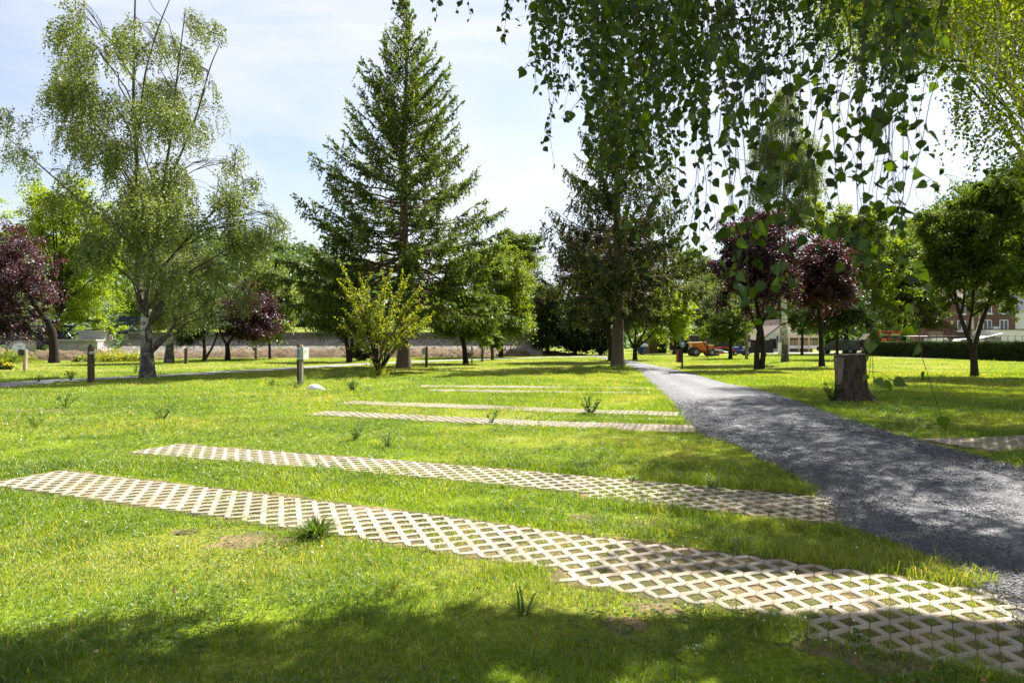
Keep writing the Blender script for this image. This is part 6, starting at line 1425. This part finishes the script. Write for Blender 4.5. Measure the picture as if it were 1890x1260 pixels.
mb = MB(); mb.tube([(.1, 0, .9), (.45, .05, 1.15), (.95, 0, 1.1)], [.22, .26, .15], 10); mb.build('sack', M['white_paint'], R, smooth=True)
for y_ in (-.4, .4): wheel(R, (.2, y_, .2), .2, .1)
# white gable house
d = 104.0; s = d / F
R = empty('gable_house', ((1440 - 945) * s, d, 0), 0, 'white rendered house end with a brown sloping roof behind the birch trunk', 'house')
zt = lambda py: CAMH + (HOR - py) * s
poly = [((1406 - 1440) * s, 0), ((1470 - 1440) * s, 0), ((1470 - 1440) * s, zt(596)), ((1444 - 1440) * s, zt(598)), ((1438 - 1440) * s, zt(601)), ((1406 - 1440) * s, zt(625))]
mb = MB(); mb.prism(poly, 0, 9, 'y'); mb.build('wall', M['white'], R)
mb = MB(); mb.prism([((1402 - 1440) * s, zt(627)), ((1438 - 1440) * s, zt(600)), ((1447 - 1440) * s, zt(588)), ((1476 - 1440) * s, zt(590)), ((1476 - 1440) * s, zt(594)), ((1445 - 1440) * s, zt(596)), ((1438 - 1440) * s, zt(602.5)), ((1402 - 1440) * s, zt(629))], -.3, 9.2, 'y'); mb.build('roof', M['roof_tile'], R)
MB().box(((1426 - 1440) * s, -.02, zt(634)), (1.0, .06, 1.5)).build('window', M['glass'], R); MB().box(((1434.5 - 1440) * s, -.03, zt(631)), (.28, .06, 1.9)).build('shutter', M['steel'], R)
mb = MB(); mb.tube([((1441 - 1440) * s, -.08, zt(634)), ((1441 - 1440) * s, -.08, zt(604))], .05, 6); mb.build('downpipe', M['black'], R)
L = np.array([(1442 - 945) / F * 92, 92, 0]); R = empty('utility_cabinet', L, 0, 'white street cabinet in front of the white house', 'cabinet'); MB().box((0, 0, .7), (.75, .5, 1.4)).build('body', M['white'], R, bevel=.02); MB().box((0, 0, 1.43), (.85, .6, .07)).build('lid', M['cream'], R)
# cream veranda
d = 100.0; s = d / F
R = empty('veranda', ((1484 - 945) * s, d, 0), 0, 'cream roofed veranda with slatted rail behind the birch trunk', 'veranda')
MB().box((0, 1.2, 2.35), (4.7, 2.8, .42)).build('roof', M['cream'], R)
for k in range(4): MB().box((-2.2 + k * 1.45, 0, 1.1), (.14, .14, 2.2)).build('post', M['cream'], R)
mb = MB(); mb.box((0, .02, .78), (4.4, .06, .42)); mb.build('rail_panel', M['white_paint'], R)
mb = MB(); [mb.box((-2.1 + k * .2, .05, 1.4), (.05, .04, .85)) for k in range(22)]; mb.build('slats', M['cream'], R)
MB().box((0, 2.3, 1.1), (4.5, .1, 2.2)).build('wall', M['wood'], R)
# black pickup with canopy
L, s = at_px(1549, 653.2)
R = empty('pickup_truck', L, math.radians(180 - 38), 'black pickup truck with a hard rear canopy parked beside the hedge end', 'pickup')
bl = solid('black_car_paint', (.028, .03, .04), .16, 0, .1, spec=.6)
side = [(2.5, .45), (2.55, .75), (2.4, .98), (1.35, 1.08), (.62, 1.66), (-.5, 1.74), (-2.45, 1.68), (-2.52, 1.05), (-2.55, .45)]
bd = MB(); bd.prism(side, -.88, .88, 'y'); body = bd.build('body', bl, R, bevel=.07)
for sgn in (-1, 1):
    y0, y1 = sorted((sgn * .895, sgn * .87))
    mb = MB(); mb.prism([(1.15, 1.12), (.6, 1.56), (.2, 1.58), (.2, 1.12)], y0, y1, 'y'); mb.prism([(.1, 1.12), (.1, 1.59), (-.5, 1.62), (-.55, 1.12)], y0, y1, 'y'); mb.prism([(-.75, 1.16), (-.72, 1.62), (-2.2, 1.56), (-2.25, 1.16)], y0, y1, 'y'); mb.build('side_window', M['glass'], body)
    for x_ in (1.62, -1.5): wheel(R, (x_, sgn * .80, .39), .39, .26, 'steel')
    MB().box((-2.54, sgn * .76, .92), (.05, .16, .36)).build('tail_light', solid('red_lens', (.5, .02, .02), .2), body, bevel=.01); MB().box((2.5, sgn * .66, .84), (.08, .34, .16)).build('headlight', M['white_paint'], body, bevel=.02)
    MB().box((.95, sgn * .98, 1.14), (.12, .18, .16)).build('mirror', M['black'], body, bevel=.02)
MB().box((-2.52, 0, 1.38), (.04, 1.35, .42)).build('rear_window', M['glass'], body); MB().box((-2.62, 0, .52), (.16, 1.7, .16)).build('bumper', M['cap_stone'], R, bevel=.02)
MB().box((-2.575, 0, .78), (.02, .5, .12)).build('number_plate', M['white_paint'], body)
mb = MB(); mb.prism([(1.42, 1.09), (.66, 1.62), (.60, 1.60), (1.30, 1.07)], -.72, .72, 'y'); mb.build('windscreen', M['glass'], body)
for y_ in (-.62, .62): MB().tube([(.3, y_, 1.78), (-2.2, y_, 1.76)], .025, 6).build('roof_rail', M['steel'], body)

# play frame and toys behind the hedge
d = 86.0; s = d / F; zt = lambda py: CAMH + (HOR - py) * s
R = empty('play_shelter', ((1645 - 945) * s, d, 0), 0, 'red play shelter with a flat beam roof behind the hedge', 'play shelter')
MB().box((0, 0, zt(612)), (2.7, 1.6, .14)).build('beam', M['red'], R, bevel=.01)
for x_, y_ in ((-.2, 0), (1.1, .7), (-1.2, .7)): MB().box((x_, y_, zt(612) / 2), (.16, .16, zt(612))).build('post', M['red'], R)
mb = MB(); mb.box((.2, .5, zt(622)), (2.2, .06, .22)); mb.build('panel', M['navy'], R); mb = MB(); mb.box((.2, .52, zt(617.5)), (2.2, .06, .2)); mb.build('upper_panel', M['cream'], R)
R = empty('play_house', ((1600 - 945) * s, d, 0), 0, 'little wooden play house roof showing over the hedge end', 'play house')
MB().box((0, 0, .95), (.95, 1.0, 1.9)).build('wall', M['wood'], R); mb = MB(); mb.prism([(-.75, 1.85), (0, 2.6), (.75, 1.85), (.62, 1.80), (0, 2.42), (-.62, 1.80)], -.65, .65, 'y'); mb.build('roof', M['cream'], R)
R = empty('play_cube', ((1622 - 945) * s, d - 1, 0), 0, 'orange play block between play house and red frame', 'play block'); mb = MB(); mb.box((0, 0, 1.0), (.6, .6, 2.0)); mb.build('body', M['orange'], R, bevel=.05); MB().box((-.75, .2, 1.05), (.7, .5, 2.1)).build('slide_panel', M['navy'], R, bevel=.05)
# brick house
d = 100.0; s = d / F; zt = lambda py: CAMH + (HOR - py) * s
R = empty('brick_house', ((1807 - 945) * s, d, 0), 0, 'red brick house with white framed windows behind the hedge', 'house')
hx = 67 * s
MB().box((0, 4, zt(556) / 2), (2 * hx, 8, zt(556))).build('wall', M['brick'], R)
mb = MB(); mb.prism([(-.5, zt(557)), (4, zt(557) + 3.2), (8.5, zt(557)), (8.5, zt(557) - .12), (-.5, zt(557) - .12)], -hx - .3, hx + .3, 'x'); rf = mb.build('roof', M['roof_tile'], R)
MB().box((2, 4, zt(557) + 3.3), (.7, .7, 1.6)).build('chimney', M['brick'], rf)
for px, py in ((1774, 601), (1822, 600), (1852, 600), (1774, 570), (1822, 569), (1852, 569)):
    x_ = (px - 1807) * s; zc = zt(py); up = py < 590
    wi = MB().box((x_, -.02, zc), (1.15, .10, 1.5)).build('window', M['glass'], R)
    mb = MB()
    for dx in (-.58, 0, .58): mb.box((x_ + dx, -.05, zc), (.11, .12, 1.5))
    mb.box((x_, -.052, zc + .73), (1.05, .115, .12)); mb.box((x_, -.052, zc - .73), (1.05, .115, .12)); mb.build('frame', M['white_paint'], wi)
    MB().box((x_, -.10, zc - .85), (1.5, .22, .11)).build('sill', M['white_paint'], wi)
R = empty('white_house', ((1899 - 945) * s, d + 1, 0), 0, 'white house with a satellite dish at the right edge', 'house')
MB().box((0, 4, zt(572) / 2), (50 * s, 8, zt(572))).build('wall', M['white'], R); mb = MB(); mb.prism([(-.4, zt(572)), (4, zt(572) + 2.4), (8.4, zt(572)), (8.4, zt(572) - .1), (-.4, zt(572) - .1)], -26 * s, 26 * s, 'x'); mb.build('roof', M['roof_pale'], R)
MB().box((-22 * s, -.03, zt(605)), (.4, .08, .5)).build('window', M['glass'], R)
mb = MB(); mb.tube([(-22 * s, -.35, zt(589)), (-22 * s, -.42, zt(589))], [.33, .36], 20); mb.tube([(-22 * s, -.35, zt(589)), (-22 * s, 0, zt(591))], .04, 6); mb.build('satellite_dish', M['black'], R)
R = empty('white_annex', ((1880 - 945) * 94 / F, 94, 0), 0, 'white flat-roofed annex wall with dark hatch in front of the brick house', 'annex')
MB().box((0, 2, 1.6), (7.6, 4, 3.2)).build('wall', M['white'], R); MB().box((0, 2, 3.26), (7.9, 4.3, .10)).build('roof', M['black'], R); MB().box((-1.9, 2, 3.45), (.8, .8, .5)).build('chimney', M['white'], R); MB().box((-.2, -.02, 1.5), (.5, .08, .45)).build('window', M['glass'], R)
R = empty('lean_to', ((1815 - 945) * 93 / F, 93, 0), 0, 'grey boarded lean-to with a sloping white roof beside the annex', 'lean-to')
MB().box((1.5, 1, 1.1), (1.8, 2, 2.2)).build('wall', solid('grey_boards', (.16, .15, .15), .8), R); mb = MB(); mb.prism([(-.9, 1.95), (2.6, 2.75), (2.6, 2.65), (-.9, 1.83)], -.3, 2.2, 'y'); mb.build('roof', M['roof_pale'], R)
MB().box((-.2, .6, .9), (1.5, .1, 1.8)).build('door', M['white'], R)
R = empty('parked_car', ((1776 - 945) * 92 / F, 92, 0), 0, 'white parked car showing over the hedge', 'car')
mb = MB(); mb.prism([(-2.1, .4), (-2.1, .95), (-1.3, 1.15), (-.6, 1.95), (1.2, 2.0), (2.0, 1.3), (2.1, .4)], -.85, .85, 'y'); cb = mb.build('body', M['white_paint'], R, bevel=.08)
mb = MB(); mb.prism([(-1.0, 1.3), (-.5, 1.85), (1.1, 1.9), (1.5, 1.35)], -.865, -.84, 'y'); mb.build('side_window', M['glass'], cb)
for x_ in (-1.3, 1.3):
    for y_ in (-.78, .78): wheel(R, (x_, y_, .33), .33, .22)
R = empty('van', ((1728 - 945) * 92 / F, 92, 0), 0, 'white van end with dark roof line behind the hedge left of the lamp', 'van')
mb = MB(); mb.prism([(-1.1, .4), (-1.1, 2.05), (.9, 2.1), (1.2, 1.3), (1.3, .4)], -.9, .9, 'y'); vb = mb.build('body', M['white_paint'], R, bevel=.06); MB().box((-.1, 0, 2.14), (2.0, 1.8, .06)).build('roof_rack', M['black'], R); mb = MB(); mb.prism([(.3, 1.25), (.3, 1.8), (.85, 1.8), (1.05, 1.25)], -.92, -.89, 'y'); mb.build('side_window', M['glass'], vb)
for x_ in (-.7, .8):
    for y_ in (-.8, .8): wheel(R, (x_, y_, .33), .33, .22)
L = np.array([(1757 - 945) / F * 84, 84, 0]); R = empty('street_lamp', L, 0, 'thin lamp post with a T-shaped head in front of the brick house', 'street lamp')
MB().tube([(0, 0, 0), (0, 0, 3.75)], [.06, .045], 8).build('pole', M['black'], R); MB().box((0, 0, 4.15), (.9, .08, .06)).build('crossarm', M['cap_stone'], R); MB().tube([(0, 0, 3.75), (0, 0, 4.12)], [.12, .09], 8).build('lamp_head', M['cream'], R)
L = np.array([(1727 - 945) / F * 97, 97, 0]); R = empty('board_fence', L, 0, 'grey-brown board fence left of the brick house', 'fence'); mb = MB(); [mb.box((-1.0 + k * .165, 0, 1.55), (.15, .04, 3.0 + .02 * (k % 3))) for k in range(13)]; mb.build('boards', M['wood'], R); MB().box((0, .06, 1.5), (2.1, .05, .1)).build('rail', M['wood'], R)
x0 = (1715 - 945) / F * 80; x1 = (1900 - 945) / F * 80; R = empty('wire_fence', (x0, 80, 0), 0, 'thin black rail fence standing behind the hedge', 'fence')
mb = MB(); [mb.tube([(0, 0, z), (x1 - x0, 0, z)], .022, 5) for z in (2.25, 1.8)]; mb.build('rail', M['black'], R)
for k in range(15): MB().tube([(k * (x1 - x0) / 14, 0, 0), (k * (x1 - x0) / 14, 0, 2.3)], .03, 6).build('post', M['black'], R)
x0 = (1660 - 945) / F * 84; x1 = (1712 - 945) / F * 84; R = empty('wire_fence', (x0, 84, 0), 0, 'short grey rail fence right of the red play frame', 'fence'); mb = MB(); mb.tube([(0, 0, 2.25), (x1 - x0, 0, 2.25)], .04, 6); mb.build('rail', M['steel'], R)
for k in range(5): MB().tube([(k * (x1 - x0) / 4, 0, 0), (k * (x1 - x0) / 4, 0, 2.25)], .03, 6).build('post', M['steel'], R)
# far left white sheet and crate behind the birch
L = np.array([(254 - 945) / F * 60, 60, 0]); R = empty('bench', L, 0, 'dark low bench beside white sheeting behind the birch trunk', 'bench')
MB().box((-.25, 0, .42), (1.0, .4, .07)).build('seat', M['black'], R)
for x_ in (-.6, .1): MB().box((x_, 0, .19), (.08, .36, .38)).build('leg', M['black'], R)
o = MB().tube([(0, 0, 0), (.03, 0, .35), (-.02, 0, .7), (.02, 0, .85)], [.28, .22, .16, .05], 10).build('sack', M['white_paint'], None, smooth=True); o.location = (L[0] + .55, L[1], 0); tag(o, 'white upright sack next to the dark bench behind the birch', 'sack')
